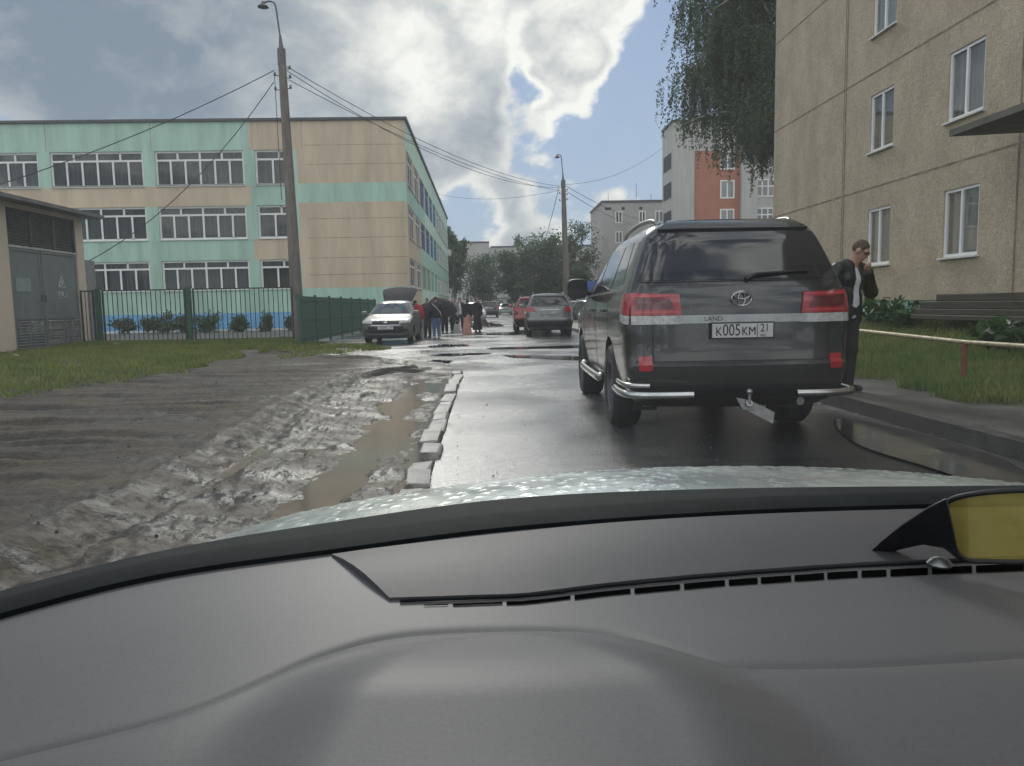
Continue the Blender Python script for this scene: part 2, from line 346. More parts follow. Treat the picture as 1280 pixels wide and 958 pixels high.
# left kerb: separate sunk stones
y = 4.35; lens = [.62, .5, .33, .42, .72, .66, .52, .9, .95, 1.0, .8, .95, .7]; k = 0
while y < 13.6 and k < len(lens):
    l = lens[k]; gap = .035 if k != 2 else .3
    o = MB().box((0, 0, -.04), (.17, l, .24)).build('kerb_stone', M_KERB, None)
    bevel_obj(o, .018, 2)
    bm = bmesh.new(); bm.from_mesh(o.data)
    for v_ in bm.verts: v_.co += Vector([random.uniform(-.007, .007) for _ in range(3)])
    bm.to_mesh(o.data); bm.free()
    o.location = (-.50 + random.uniform(-.022, .022), y + l / 2, -.02 + random.uniform(-.022, .015))
    o.rotation_euler = (random.uniform(-.03, .03), random.uniform(-.08, .08), random.uniform(-.05, .05))
    tag(o, 'worn concrete kerb stone in the broken row between muddy strip and wet road', 'kerb stone', 'kerb stones along the muddy strip')
    y += l + gap; k += 1
# right kerb, pavement and grass bank
MB().b2((4.02, -3, -.1), (4.17, 60, .15)).build('kerb', pm('wet dark kerb', (.03, .03, .03), .4, second=(.06, .06, .058), scale=5, bump=.4, bscale=50, rvar=.12), None)['kind'] = 'structure'
sheet('pavement', np.linspace(4.172, 5.35, 8), np.linspace(-3, 60, 120), lambda X, Y: .135 + .02 * fbm2(X * 2, Y * 1.2, 4, 3), M_WALK)
M_TURF = pm('turf soil', (.035, .05, .018), .85, second=(.07, .075, .03), scale=2.5, bump=.6, bscale=18)
def bank_z(X, Y): return .12 + .05 * sstep(4.8, 5.6, X) + .55 * sstep(6.2, 9.4, X) + .06 * fbm2(X * .9, Y * .9, 12, 3)
sheet('grass_bank', np.linspace(4.9, 9.7, 40), np.linspace(-3, 60, 200), lambda X, Y: bank_z(X, Y) - .10 * (1 - sstep(4.85, 5.35 + .25 * np.sin(Y * 2.1) + .2 * np.sin(Y * 5.3), X)), M_TURF)
sheet('verge', np.linspace(9.55, 60, 24), np.linspace(24, 140, 50), lambda X, Y: .05 + 0 * X, M_TURF)
sheet('verge', np.linspace(4.17, 9.9, 10), np.linspace(60, 190, 50), lambda X, Y: .02 + 0 * X, M_TURF)
# ------------------------------------------------------------------ grass
def grass_mat(name, a, b):
    m, nt, out = new_mat(name)
    d = N(nt, 'ShaderNodeBsdfPrincipled'); d.inputs['Roughness'].default_value = .55; tl = N(nt, 'ShaderNodeBsdfTranslucent')
    tc = N(nt, 'ShaderNodeTexCoord'); no = N(nt, 'ShaderNodeTexNoise'); no.inputs['Scale'].default_value = 1.7; no.inputs['Detail'].default_value = 7
    nt.links.new(tc.outputs['Object'], no.inputs['Vector'])
    cr = N(nt, 'ShaderNodeMix', data_type='RGBA'); cr.inputs[6].default_value = c4(a); cr.inputs[7].default_value = c4(b)
    mr = N(nt, 'ShaderNodeMapRange'); mr.inputs[1].default_value = .35; mr.inputs[2].default_value = .65
    nt.links.new(no.outputs['Fac'], mr.inputs[0]); nt.links.new(mr.outputs[0], cr.inputs[0])
    nt.links.new(cr.outputs[2], d.inputs['Base Color']); nt.links.new(cr.outputs[2], tl.inputs[0])
    mx = N(nt, 'ShaderNodeMixShader'); mx.inputs[0].default_value = .35
    nt.links.new(d.outputs[0], mx.inputs[1]); nt.links.new(tl.outputs[0], mx.inputs[2]); nt.links.new(mx.outputs[0], out.inputs[0])
    return m
M_GRASS = grass_mat('grass blades', (.10, .15, .028), (.21, .235, .06))
M_GRASS2 = grass_mat('long grass blades', (.09, .16, .03), (.19, .215, .06))
def blades(name, X, Y, Z, H, W, mat, lean=.35):
    n = len(X); a = rng.random(n) * 6.283; l = rng.random(n) * lean + .05; b = rng.random(n) * 6.283
    dx, dy = np.cos(a) * W, np.sin(a) * W; lx, ly = np.cos(b) * l * H, np.sin(b) * l * H
    P0 = np.stack([X - dx, Y - dy, Z - .01], -1); P1 = np.stack([X + dx, Y + dy, Z - .01], -1)
    P2 = np.stack([X + dx * .7 + lx * .4, Y + dy * .7 + ly * .4, Z + H * .6], -1); P3 = np.stack([X - dx * .7 + lx * .4, Y - dy * .7 + ly * .4, Z + H * .6], -1)
    P4 = np.stack([X + lx, Y + ly, Z + H], -1)
    V = np.concatenate([P0, P1, P2, P3, P4]); i = np.arange(n)
    T = np.concatenate([np.stack([i, i + n, i + 2 * n], -1), np.stack([i, i + 2 * n, i + 3 * n], -1), np.stack([i + 3 * n, i + 2 * n, i + 4 * n], -1)])
    o = np_mesh(name, V, T, mat); o['kind'] = 'stuff'; return o
# lawn by the kiosk: an uneven patch
n = 150000
X = rng.uniform(-16, -2.8, n); Y = 9 + (27.5 - 9) * rng.random(n) ** .8
edge = -5.7 + 1.9 * sstep(15, 21, Y) + 2.0 * fbm2(X * .35, Y * .35, 21, 4) * 1.6
front = 10.2 + .55 * np.clip(X + 7.0, -20, 6) * -.15 + 3.2 * sstep(-7.2, -5.5, X) + fbm2(X * .6, Y * 0 + 1, 22, 4) * 3
keep = (X < edge - .9 * rng.random(n) ** 3) & (Y > front + 1.6 * rng.random(n) ** 3) & (fbm2(X * 2.5, Y * 1.6, 26, 3) + .5 > .55 * rng.random(n) ** 1.2) & (fbm2(X * .9, Y * .5, 23, 4) > -.22 + .35 * sstep(-8, -4.2, X) - .12 * sstep(18, 24, Y)) & ~((X < -13.9) & (Y > 18.5))
X, Y = X[keep], Y[keep]
def near_mud(X, Y):
    iy = np.clip(np.searchsorted(ysm, Y), 0, len(ysm) - 1)
    xr = XR[iy, 0]; u = np.clip((xr - X) / 17., 0, 1) ** (1 / 1.15); iu = np.clip(np.searchsorted(um, u), 0, len(um) - 1); return Zm[iy, iu]
blades('grass', X, Y, near_mud(X, Y), rng.uniform(.025, .10, len(X)) * (1 + 1.2 * fbm2(X * 1.3, Y * 1.3, 27, 3)) + .10 * rng.random(len(X)) ** 7, rng.uniform(.006, .014, len(X)), M_GRASS)
# tall unmown grass at the fence foot
n = 9000; X = rng.uniform(-14.2, -6.2, n); Y = rng.uniform(25.6, 27.2, n)
blades('grass', X, Y, near_mud(X, Y), rng.uniform(.06, .22, n), rng.uniform(.006, .012, n), M_GRASS2)
n = 75000; X = 5.0 + 4.6 * rng.random(n); Y = 6 + 24 * rng.random(n) ** 1.5
keep = X > 5.2 + .25 * np.sin(Y * 2.1) + .2 * np.sin(Y * 5.3); X, Y = X[keep], Y[keep]
hh = rng.uniform(.035, .14, len(X)) * (1 + 1.3 * (fbm2(X * .8, Y * .8, 31, 3) + .1))
blades('grass', X, Y, bank_z(X, Y), np.clip(hh, .05, .4), rng.uniform(.005, .011, len(X)), M_GRASS2, .6)
# ------------------------------------------------------------------ buildings
M_GREEN = pm('mint green wall paint', (.36, .53, .44), .75, var=.16, scale=1.3, bump=.15, bscale=25, stretch=(1, 1, .16))
M_PEACH = pm('peach wall paint', (.54, .44, .32), .75, var=.14, scale=1.1, bump=.15, bscale=25, stretch=(1, 1, .16))
M_BLUE = pm('blue plinth paint', (.14, .36, .60), .7, var=.12, scale=1.0)
M_PALE = pm('pale mint wall paint', (.50, .66, .54), .75, var=.08, scale=.6)
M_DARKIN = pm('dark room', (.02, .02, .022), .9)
M_WHITE = pm('white window frame', (.72, .72, .70), .45, var=.05)
M_SILL = pm('white sheet sill', (.66, .66, .64), .4, var=.06)
M_PANE = glass_mat('window pane', (.55, .60, .60), .045)
M_PANE2 = glass_mat('flat window pane', (.80, .84, .84), .10)
M_WHITE2 = pm('bright plastic window frame', (.82, .82, .81), .35, var=.03)
M_CURT = pm('grey net curtain', (.11, .108, .105), .9, var=.35, scale=1.2, stretch=(9, 9, .2))
M_CURT2 = pm('pale net curtain', (.20, .195, .185), .9, var=.25, scale=1.2, stretch=(9, 9, .2))
M_CURT3 = pm('cream net curtain', (.34, .33, .30), .9, var=.2, scale=1.2, stretch=(9, 9, .2))
M_ROOFD = pm('dark roof sheet', (.05, .05, .055), .5)
M_JOINT = pm('dark joint mortar', (.06, .055, .05), .9)  # dark mortar tone for panel joints
def facade(mb, O, U, Nn, us, vs, hole, mat, depth=.28, dark=None):
    """wall of cells; a hole cell becomes a recess with reveals and a dark back"""
    O, U, Nn = Vector(O), Vector(U), Vector(Nn); Z = Vector((0, 0, 1))
    P = lambda u, v, d=0: O + U * u + Z * v - Nn * d
    for i in range(len(us) - 1):
        for j in range(len(vs) - 1):
            a, b, c, d_ = us[i], us[i + 1], vs[j], vs[j + 1]
            m = mat((a + b) / 2, (c + d_) / 2)
            if hole((a + b) / 2, (c + d_) / 2):
                mb.add([P(a, c), P(b, c), P(b, d_), P(a, d_), P(a, c, depth), P(b, c, depth), P(b, d_, depth), P(a, d_, depth)],
                       [(0, 1, 5, 4), (1, 2, 6, 5), (2, 3, 7, 6), (3, 0, 4, 7)], m)
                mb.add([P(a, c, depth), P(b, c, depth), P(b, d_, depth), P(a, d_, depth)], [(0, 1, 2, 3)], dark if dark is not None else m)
            else:
                mb.add([P(a, c), P(b, c), P(b, d_), P(a, d_)], [(0, 1, 2, 3)], m)
def window(parent, O, U, Nn, a, b, c, d, bars_v=(), bars_h=(), part_v=(), pane=None, frame=None, sill=True, curtain=0, fw=.06, rec=.10, curt_mat=None):
    """window > frame, sill, curtain. bars_v: full-height mullions (0-1); bars_h: transoms; part_v: (u, v0, v1) short bars"""
    O, U, Nn = Vector(O), Vector(U), Vector(Nn); Z = Vector((0, 0, 1))
    P = lambda u, v, q=0: O + U * u + Z * v - Nn * q
    w, h = b - a, d - c
    pb = MB(); pb.add([P(a, c, rec), P(b, c, rec), P(b, d, rec), P(a, d, rec)], [(0, 1, 2, 3)])
    win = pb.build('window', pane or M_PANE, parent, normals=False)
    fb = MB(); RM = Matrix((U, Nn, Z)).transposed()
    def bar(u0, u1, v0, v1):
        fb.box(P((u0 + u1) / 2, (v0 + v1) / 2, rec - .012), (abs(u1 - u0), .05, abs(v1 - v0)), RM)
    bar(a, b, c, c + fw); bar(a, b, d - fw, d); bar(a, a + fw, c + fw, d - fw); bar(b - fw, b, c + fw, d - fw)
    for t in bars_v: bar(a + w * t - fw / 2, a + w * t + fw / 2, c + fw, d - fw)
    for t in bars_h: 
        fb.box(P((a + b) / 2, c + h * t, rec - .010), (w - 2 * fw, .044, fw), RM)
    for (t, v0, v1) in part_v: bar(a + w * t - fw / 2, a + w * t + fw / 2, c + h * v0 + fw / 2, c + h * v1 - fw / 2)
    fb.build('frame', frame or M_WHITE, win)
    if sill:
        MB().box(P((a + b) / 2, c - .025, -.03 + rec / 2), (w + .12, .10 + rec, .035), RM).build('sill', M_SILL, win)
    if curtain:
        n = max(8, int(w / .06)); vs = []; fs = []; ph = random.random() * 6
        u0, u1 = (a + .03, b - .03)
        for i in range(n + 1):
            u = u0 + (u1 - u0) * i / n; q = rec + .09 + .025 * math.sin(i * 1.3 + ph) + .012 * math.sin(i * 3.1)
            vs += [P(u, c + .02, q), P(u, d - .05, q)]
        fs = [(2 * i, 2 * i + 2, 2 * i + 3, 2 * i + 1) for i in range(n) if (curtain == 1 or math.sin(i * .35 * 6 / max(w, 1) + ph * 2) > -.35)]
        if fs: MB().add(vs, fs).build('curtain', curt_mat or (M_CURT if random.random() < .65 else M_CURT2), win, smooth=60)
    return win
# --- school
SY = 48.0
def sx(px): return at(px, 210, SY).x
rows = [(1.25 + 1.18, 1.25 + 3.18), (5.72, 7.78), (9.05, 11.18)]
rows = [(at(250, 363, SY).z, at(250, 326, SY).z), (at(250, 299.5, SY).z, at(250, 258, SY).z), (at(250, 232.5, SY).z, at(250, 188.5, SY).z)]
ztop = at(250, 152.5, SY).z; zblue1 = at(260, 392, SY).z; zg = at(250, 228, SY).z; zg2 = at(440, 252.5, SY).z; zg1 = at(440, 228.5, SY).z; zpb = at(440, 362, SY).z
XC = at(509, 260, SY).x
cols = [(sx(319), sx(367)), (sx(194), sx(305)), (sx(63), sx(179))]
wbay = cols[1][0] - cols[2][0]
for k in range(1, 5): cols.append((cols[2][0] - wbay * k, cols[2][1] - wbay * k))
XL = cols[-1][0] - 1.5
school = empty('school_building', (0, 0, 0), 0, 'long three storey school painted mint green and peach with blue plinth', 'building')
xs312, xs362 = sx(312), sx(371)
us = sorted(set([XL, XC, xs312, xs362] + [c for cc in cols for c in cc])); vs_ = sorted(set([0., zblue1, ztop, zg1, zg2, zpb] + [c for rr in rows for c in rr]))
def scol(u, v):
    if v < zblue1: return 2
    if v < rows[0][0]: return 0
    if u > xs362: return 0 if (zg1 > v > zg2 or v < zpb) else 1
    if u > xs312:
        if v > rows[2][1]: return 1
        if rows[1][0] > v > rows[0][1]: return 1
        return 0
    if rows[2][0] > v > rows[1][1]: return 1
    return 0
def shole(u, v): return any(a < u < b for a, b in cols) and any(a < v < b for a, b in rows)
mb = MB()
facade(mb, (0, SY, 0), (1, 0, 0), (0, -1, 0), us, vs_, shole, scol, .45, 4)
# street side
SLEN = 54.; nb = 11; bw = SLEN / nb
scols = [(k * bw + .5, (k + 1) * bw - .35) for k in range(nb)]
us2 = sorted(set([0., SLEN] + [c for cc in scols for c in cc])); vs2 = sorted(set([0., zblue1, ztop] + [c for rr in rows for c in rr]))
def scol2(u, v):
    if v < rows[0][0]: return 3 if u > bw * 2 else 1
    if v > rows[2][1]: return 3
    if rows[2][0] > v > rows[1][1]: return 0 if u < bw * 3 else 3
    if rows[1][0] > v > rows[0][1]: return 1 if u < bw * 2 else 0
    return 3 if u > bw * 4 else 1
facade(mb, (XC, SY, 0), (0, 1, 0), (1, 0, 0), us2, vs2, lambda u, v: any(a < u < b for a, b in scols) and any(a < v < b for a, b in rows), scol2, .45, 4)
mb.add([(XL, SY, ztop), (XC, SY, ztop), (XC, SY + SLEN, ztop), (XL, SY + SLEN, ztop)], [(0, 1, 2, 3)], 4)
mb.add([(XL, SY, 0), (XL, SY, ztop), (XL, SY + SLEN, ztop), (XL, SY + SLEN, 0)], [(0, 1, 2, 3)], 3)
mb.add([(XC, SY + SLEN, 0), (XC, SY + SLEN, ztop), (XL, SY + SLEN, ztop), (XL, SY + SLEN, 0)], [(0, 1, 2, 3)], 3)
mb.build('wall', [M_GREEN, M_PEACH, M_BLUE, M_PALE, M_DARKIN], school, normals=False)
mb = MB()
mb.b2((XL - .12, SY - .14, ztop + .002), (XC + .14, SY + .3, ztop + .16)); mb.b2((XC - .3, SY + .302, ztop + .002), (XC + .14, SY + SLEN, ztop + .16)); mb.build('roof_edge', M_ROOFD, school)
M_JL = pm('panel joint line', (.34, .27, .19), .9, var=.3, scale=2)
for zj in (at(440, 181, SY).z, at(440, 205, SY).z, at(440, 273, SY).z, at(440, 297, SY).z, at(440, 322, SY).z, at(440, 343, SY).z):
    MB().b2((xs362 + .5, SY - .004, zj - .02), (XC - .05, SY + .0, zj + .02)).build('panel_joint', M_JL, school)
for a, b in cols[:6]:
    MB().b2(((b + .55) - .018, SY - .003, rows[2][1] + .05), ((b + .55) + .018, SY, ztop - .02)).build('panel_joint', M_JL, school)
for ci, (a, b) in enumerate(cols):
    for ri, (c, d) in enumerate(rows):
        w = b - a
        if w > 3: window(school, (0, SY, 0), (1, 0, 0), (0, -1, 0), a, b, c, d, bars_v=(.5,), bars_h=(.74,), part_v=[(1 / 6, 0, .74), (2 / 6, 0, .74), (4 / 6, 0, .74), (5 / 6, 0, .74), (.25, .74, 1), (.75, .74, 1)], curtain=1 if random.random() < .5 else 2, fw=.11, rec=.14)
        else: window(school, (0, SY, 0), (1, 0, 0), (0, -1, 0), a, b, c, d, bars_v=(), bars_h=(.74,), part_v=[(.45, 0, .74), (.62, .74, 1)], curtain=1, fw=.11, rec=.14)
M_BLUEFR = pm('blue window frame', (.10, .22, .40), .5, var=.1)
M_BLUEPANE = glass_mat('blue tinted pane', (.35, .55, .75), .2)
M_TEAL = pm('teal entrance panel', (.05, .22, .19), .5, var=.2)
for ci, (a, b) in enumerate(scols):
    for ri, (c, d) in enumerate(rows):
        blue = 2 <= ci <= 5
        if ri == 0 and blue:
            window(school, (XC, SY, 0), (0, 1, 0), (1, 0, 0), a, b, c, d, bars_v=(.25, .5, .75), pane=M_TEAL, frame=M_GREEN, curtain=0, fw=.1, sill=False)
        else:
            window(school, (XC, SY, 0), (0, 1, 0), (1, 0, 0), a, b, c, d, bars_v=(.33, .66) if not blue else (.25, .5, .75), bars_h=(.74,), curtain=2, fw=.10, pane=M_BLUEPANE if blue else None, frame=M_BLUEFR if blue else None, sill=not blue)
MB().b2((-40, 46.2, -.05), (-6.2, 46.5, .12)).build('kerb', pm('white painted kerb', (.6, .6, .57), .6, var=.12), None)['kind'] = 'structure'
for o_ in bpy.data.objects:
    if o_.name.startswith('kerb') and 'stone' not in o_.name and o_.data.materials[0].name == 'white painted kerb': o_['label'] = 'white painted kerb below the school shrubs'; o_['category'] = 'kerb'
# --- transformer kiosk
KX = -14.3
def ky(px, py=350): return onx(px, py, KX).y
kyR = ky(107.5); kz = onx(104, 273, KX).z; kd0, kd1 = ky(13, 340), ky(98, 345)
M_KW = pm('kiosk render', (.66, .55, .43), .85, second=(.56, .49, .41), scale=1.1, bump=.35, bscale=35)
M_KD = pm('grey green steel door', (.13, .15, .145), .5, second=(.18, .20, .195), scale=2.5, rvar=.12)
M_KD2 = pm('darker louvre steel', (.08, .095, .09), .5, var=.3, scale=4)
kiosk = empty('transformer_kiosk', (KX, 23, 0), 0, 'peach rendered transformer kiosk with tall grey steel double doors', 'kiosk')
zd = onx(55, 268, KX).z
dz0 = .12
def KP(x, y, z): return (x - KX, y - 23, z)
mb = MB()
for lo, hi in (((KX - 6, 15.5, -.1), (KX, kd0, kz)), ((KX - 6, kd1, -.1), (KX, kyR, kz)), ((KX - 6, kd0, zd), (KX - .002, kd1, kz)), ((KX - 6, kd0, -.1), (KX - .35, kd1, zd))):
    mb.b2(KP(*lo), KP(*hi))
mb.build('wall', M_KW, kiosk)
mb = MB(); mb.b2(KP(KX - 6.4, 15, kz + .002), KP(KX + .55, kyR + .55, kz + .12)); mb.build('roof', pm('kiosk roof slab', (.12, .12, .115), .7, second=(.19, .19, .18), scale=3), kiosk)
mb = MB(); mb.b2(KP(KX - 6.0, kyR + .002, -.1), KP(KX - .2, kyR + 1.1, onx(112, 325, KX).z)); mb.build('annexe', pm('grey side annexe render', (.24, .24, .24), .8, var=.12, bump=.3), kiosk)
mid = ky(54, 350); zl0 = onx(60, 313, KX).z; zl1 = onx(60, 268, KX).z
for (a, b, nm) in ((kd0 + .03, mid - .02, 0), (mid + .02, kd1 - .03, 1)):
    ztopd = zl0 - .03
    db = MB(); db.b2(KP(KX - .12, a, dz0), KP(KX - .05, b, ztopd))
    for zz in (dz0 + .04, 1.12, ztopd - .05): db.b2(KP(KX - .05, a + .01, zz - .04), KP(KX - .02, b - .01, zz + .04))
    for yy in (a + .05, b - .05): db.b2(KP(KX - .05, yy - .04, dz0), KP(KX - .03, yy + .04, ztopd))
    door = db.build('door', M_KD, kiosk)
    lb = MB()
    for k in range(9):
        zz = .28 + k * .088
        for (u0, u1) in ((a + .12, (a + b) / 2 - .05), ((a + b) / 2 + .05, b - .12)):
            tilt = .5 + random.uniform(-.25, .25)
            if nm == 0 and k in (0, 1, 2, 3, 4): tilt = 1.25
            lb.box(KP(KX - .03, (u0 + u1) / 2, zz), (.012, u1 - u0, .075), (random.uniform(-.03, .03), tilt * (1 if nm else 1), 0))
    lb.build('louvre', pm('light steel louvre', (.50, .51, .50), .4, second=(.16, .17, .17), scale=5) , door)
    MB().box(KP(KX - .015, b - .08 if nm == 0 else a + .08, 1.75), (.04, .05, .22)).build('handle', M_KD2, door)
    if nm == 0: MB().b2(KP(KX - .046, a + .25, 1.95), KP(KX - .028, a + 1.02, 2.38)).build('notice_board', pm('pale notice sheet', (.25, .29, .28), .5, var=.1), door)
    else:
        vs, fs = text_mesh('TP-1', .34, .002)
        Rm = Matrix.Rotation(R(90), 3, 'Z'); yc = (a + b) / 2 + .1
        MB().add([Rm @ Vector(v) + Vector(KP(KX - .046, yc, 1.86)) for v in vs], fs).build('lettering', pm('worn white stencil paint', (.5, .5, .49), .7, var=.4, scale=14), door)
        wb = MB(); q = KP(KX - .046, yc - .02, 2.3)
        tri = [(-.2, -.16), (.2, -.16), (0, .22)]
        for i in range(3):
            p0, p1 = tri[i], tri[(i + 1) % 3]; wb.tube([(q[0], q[1] + p0[0], q[2] + p0[1]), (q[0], q[1] + p1[0], q[2] + p1[1])], .016, 5)
        for p0, p1 in (((.03, .10), (-.04, -.01)), ((-.04, -.01), (.04, -.01)), ((.04, -.01), (-.02, -.12))): wb.tube([(q[0], q[1] + p0[0], q[2] + p0[1]), (q[0], q[1] + p1[0], q[2] + p1[1])], .013, 5)
        wb.build('warning_sign', MC['worn white stencil paint'], door)
lb = MB()
for k in range(16):
    lb.box(KP(KX - .07, (kd0 + kd1) / 2, zl0 + .08 + k * (zl1 - zl0 - .12) / 15), (.014, kd1 - kd0 - .1, .065), (0, .75, 0))
for yy in (kd0 + .04, kd0 + (kd1 - kd0) / 3, kd0 + 2 * (kd1 - kd0) / 3, kd1 - .04): lb.b2(KP(KX - .13, yy - .03, zl0), KP(KX - .02, yy + .03, zl1))
lb.build('transom_louvre', M_KD2, kiosk)
MB().b2(KP(KX - .13, kd0 + .05, zl0 - .03), KP(KX - .0, kd1 - .05, zl0 + .02)).build('transom_bar', pm('light steel bar', (.5, .5, .48), .4), kiosk)
# --- apartment block on the right
BX = 9.6
def by(px, py): return onx(px, py, BX).y
def bz(px, py): return onx(px, py, BX).z
M_PEB = None
def pebble():
    m, nt, out = new_mat('pebbledash panel')
    b = N(nt, 'ShaderNodeBsdfPrincipled'); tc = N(nt, 'ShaderNodeTexCoord'); b.inputs['Roughness'].default_value = .9
    vo = N(nt, 'ShaderNodeTexVoronoi'); vo.inputs['Scale'].default_value = 34
    n1 = N(nt, 'ShaderNodeTexNoise'); n1.inputs['Scale'].default_value = 1.1; n1.inputs['Detail'].default_value = 9; n1.inputs['Roughness'].default_value = .72
    n2 = N(nt, 'ShaderNodeTexNoise'); n2.inputs['Scale'].default_value = 11; n2.inputs['Detail'].default_value = 6; n2.inputs['Roughness'].default_value = .7
    mp = N(nt, 'ShaderNodeMapping'); mp.inputs['Scale'].default_value = (1, 1, .65); nt.links.new(tc.outputs['Object'], mp.inputs[0])
    nt.links.new(mp.outputs[0], n1.inputs['Vector'])
    for n in (vo, n2): nt.links.new(tc.outputs['Object'], n.inputs['Vector'])
    cr = N(nt, 'ShaderNodeValToRGB'); e = cr.color_ramp.elements
    e[0].position = .32; e[0].color = (.34, .285, .20, 1); e[1].position = .68; e[1].color = (.50, .425, .31, 1)
    nt.links.new(n1.outputs['Fac'], cr.inputs[0])
    r2 = N(nt, 'ShaderNodeMapRange'); r2.inputs[1].default_value = .3; r2.inputs[2].default_value = .7; r2.inputs[3].default_value = .80; r2.inputs[4].default_value = 1.14; nt.links.new(n2.outputs['Fac'], r2.inputs[0])
    r3 = N(nt, 'ShaderNodeMapRange'); r3.inputs[3].default_value = .86; r3.inputs[4].default_value = 1.12; nt.links.new(vo.outputs['Color'], r3.inputs[0])
    m1 = N(nt, 'ShaderNodeMix', data_type='RGBA', blend_type='MULTIPLY'); m1.inputs[0].default_value = 1; nt.links.new(cr.outputs[0], m1.inputs[6]); nt.links.new(r2.outputs[0], m1.inputs[7])
    m2 = N(nt, 'ShaderNodeMix', data_type='RGBA', blend_type='MULTIPLY'); m2.inputs[0].default_value = 1; nt.links.new(m1.outputs[2], m2.inputs[6]); nt.links.new(r3.outputs[0], m2.inputs[7])
    nt.links.new(m2.outputs[2], b.inputs['Base Color'])
    bp = N(nt, 'ShaderNodeBump'); bp.inputs['Strength'].default_value = .7; bp.inputs['Distance'].default_value = .012
    nt.links.new(vo.outputs['Distance'], bp.inputs['Height']); nt.links.new(bp.outputs[0], b.inputs['Normal'])
    nt.links.new(b.outputs[0], out.inputs[0]); return m
M_PEB = pebble()
block = empty('apartment_block', (BX, 20, 0), 0, 'beige pebbledash panel block at the right with white framed windows and entrance canopy', 'building')
yc = by(968, 160); zf1 = bz(1097, 376) ; zj2 = bz(969, 271.5); zj1 = bz(969, 165); st = zj1 - zj2
ysj = by(1056, 200)
bwins = []
def bw_(px0, px1, pyt0, pyb0):
    return (by(px0, (pyt0 + pyb0) / 2), by(px1, (pyt0 + pyb0) / 2))
A = sorted(bw_(1084, 1112, 258, 331)); B = sorted(bw_(1179, 1223, 232, 322)); B = [B[0], B[1]]
zs0, zs1 = bz(1097, 331), bz(1097, 260)
floors = [(zs0 + k * st, zs1 + k * st) for k in range(5)]
ztb = zs0 + 5 * st + .2
colsb = [tuple(A), tuple(B), (B[0] - 4.2, B[0] - 3.0), (B[0] - 8.2, B[0] - 7.1)]
def bo(p): return Vector(p) - Vector((BX, 20, 0))
ub = sorted(set([-6., yc] + [c for cc in colsb for c in cc])); vb = sorted(set([zf1, ztb] + [c for cc in floors for c in cc]))
mb = MB()
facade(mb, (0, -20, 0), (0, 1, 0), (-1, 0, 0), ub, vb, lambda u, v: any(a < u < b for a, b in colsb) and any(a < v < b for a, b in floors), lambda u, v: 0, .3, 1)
mb.add([bo((BX, yc, zf1)), bo((BX + 12, yc, zf1)), bo((BX + 12, yc, ztb)), bo((BX, yc, ztb))], [(0, 1, 2, 3)], 0)
mb.add([bo((BX, -6, ztb)), bo((BX + 12, -6, ztb)), bo((BX + 12, yc, ztb)), bo((BX, yc, ztb))], [(0, 1, 2, 3)], 1)
mb.add([bo((BX, -6, 0)), bo((BX + 12, -6, 0)), bo((BX + 12, -6, ztb)), bo((BX, -6, ztb))], [(0, 1, 2, 3)], 0)
mb.build('wall', [M_PEB, M_DARKIN], block, normals=False)
mb = MB(); mb.b2(bo((BX + .06, -6, -.1)), bo((BX + 11.9, yc - .06, zf1 - .002))); mb.build('plinth', pm('turquoise plinth paint', (.24, .46, .42), .7, second=(.32, .52, .47), scale=1.5), block)
M_PJ = pm('dirty panel joint', (.20, .17, .125), .9, var=.4, scale=3)
for k in range(0, 5):
    z = zj2 + (k) * st; MB().b2(bo((BX - .006, -6, z - .018)), bo((BX - .0, yc, z + .018))).build('panel_joint', M_PJ, block)
for yy in (ysj, by(1271, 250)):
    MB().b2(bo((BX - .007, yy - .022, zf1)), bo((BX - .0005, yy + .022, ztb))).build('panel_joint', M_PJ, block)
MB().b2(bo((BX - .008, ysj + .09, zf1)), bo((BX - .001, ysj + .11, ztb))).build('cable', M_PJ, block)
for (a, b) in colsb:
    for fi, (c, d) in enumerate(floors):
        window(block, (BX - BX, -20, 0), (0, 1, 0), (-1, 0, 0), a, b, c, d, bars_v=(.52,), part_v=[], bars_h=(), curtain=1, fw=.062, rec=.07, pane=M_PANE2, frame=M_WHITE2, curt_mat=M_CURT3 if (fi + int(a)) % 3 else M_CURT2)
for ow in [o for o in block.children if o.name.startswith('window')]: pass
# canopy over the entrance
mb = MB(); c0, c1 = by(1262, 180) , 10.0
zc = bz(1268, 172)
mb.add([bo((BX, 13.3, zc)), bo((BX - 1.45, 13.3, zc - .06)), bo((BX - 1.45, 10, zc - .06)), bo((BX, 10, zc)), bo((BX, 13.3, zc + .26)), bo((BX - 1.45, 13.3, zc + .05)), bo((BX - 1.45, 10, zc + .05)), bo((BX, 10, zc + .26))], [(0, 1, 2, 3), (4, 5, 6, 7), (0, 1, 5, 4), (1, 2, 6, 5), (2, 3, 7, 6), (3, 0, 4, 7)])
mb.build('entrance_canopy', pm('mossy canopy slab', (.07, .07, .055), .8, second=(.13, .125, .10), scale=4, bump=.4), block)
mb = MB(); mb.b2(bo((BX - .05, 10.8, .7)), bo((BX + .02, 12.9, zc - .4))); mb.build('entrance_door', pm('dark steel door', (.03, .03, .032), .5), block)
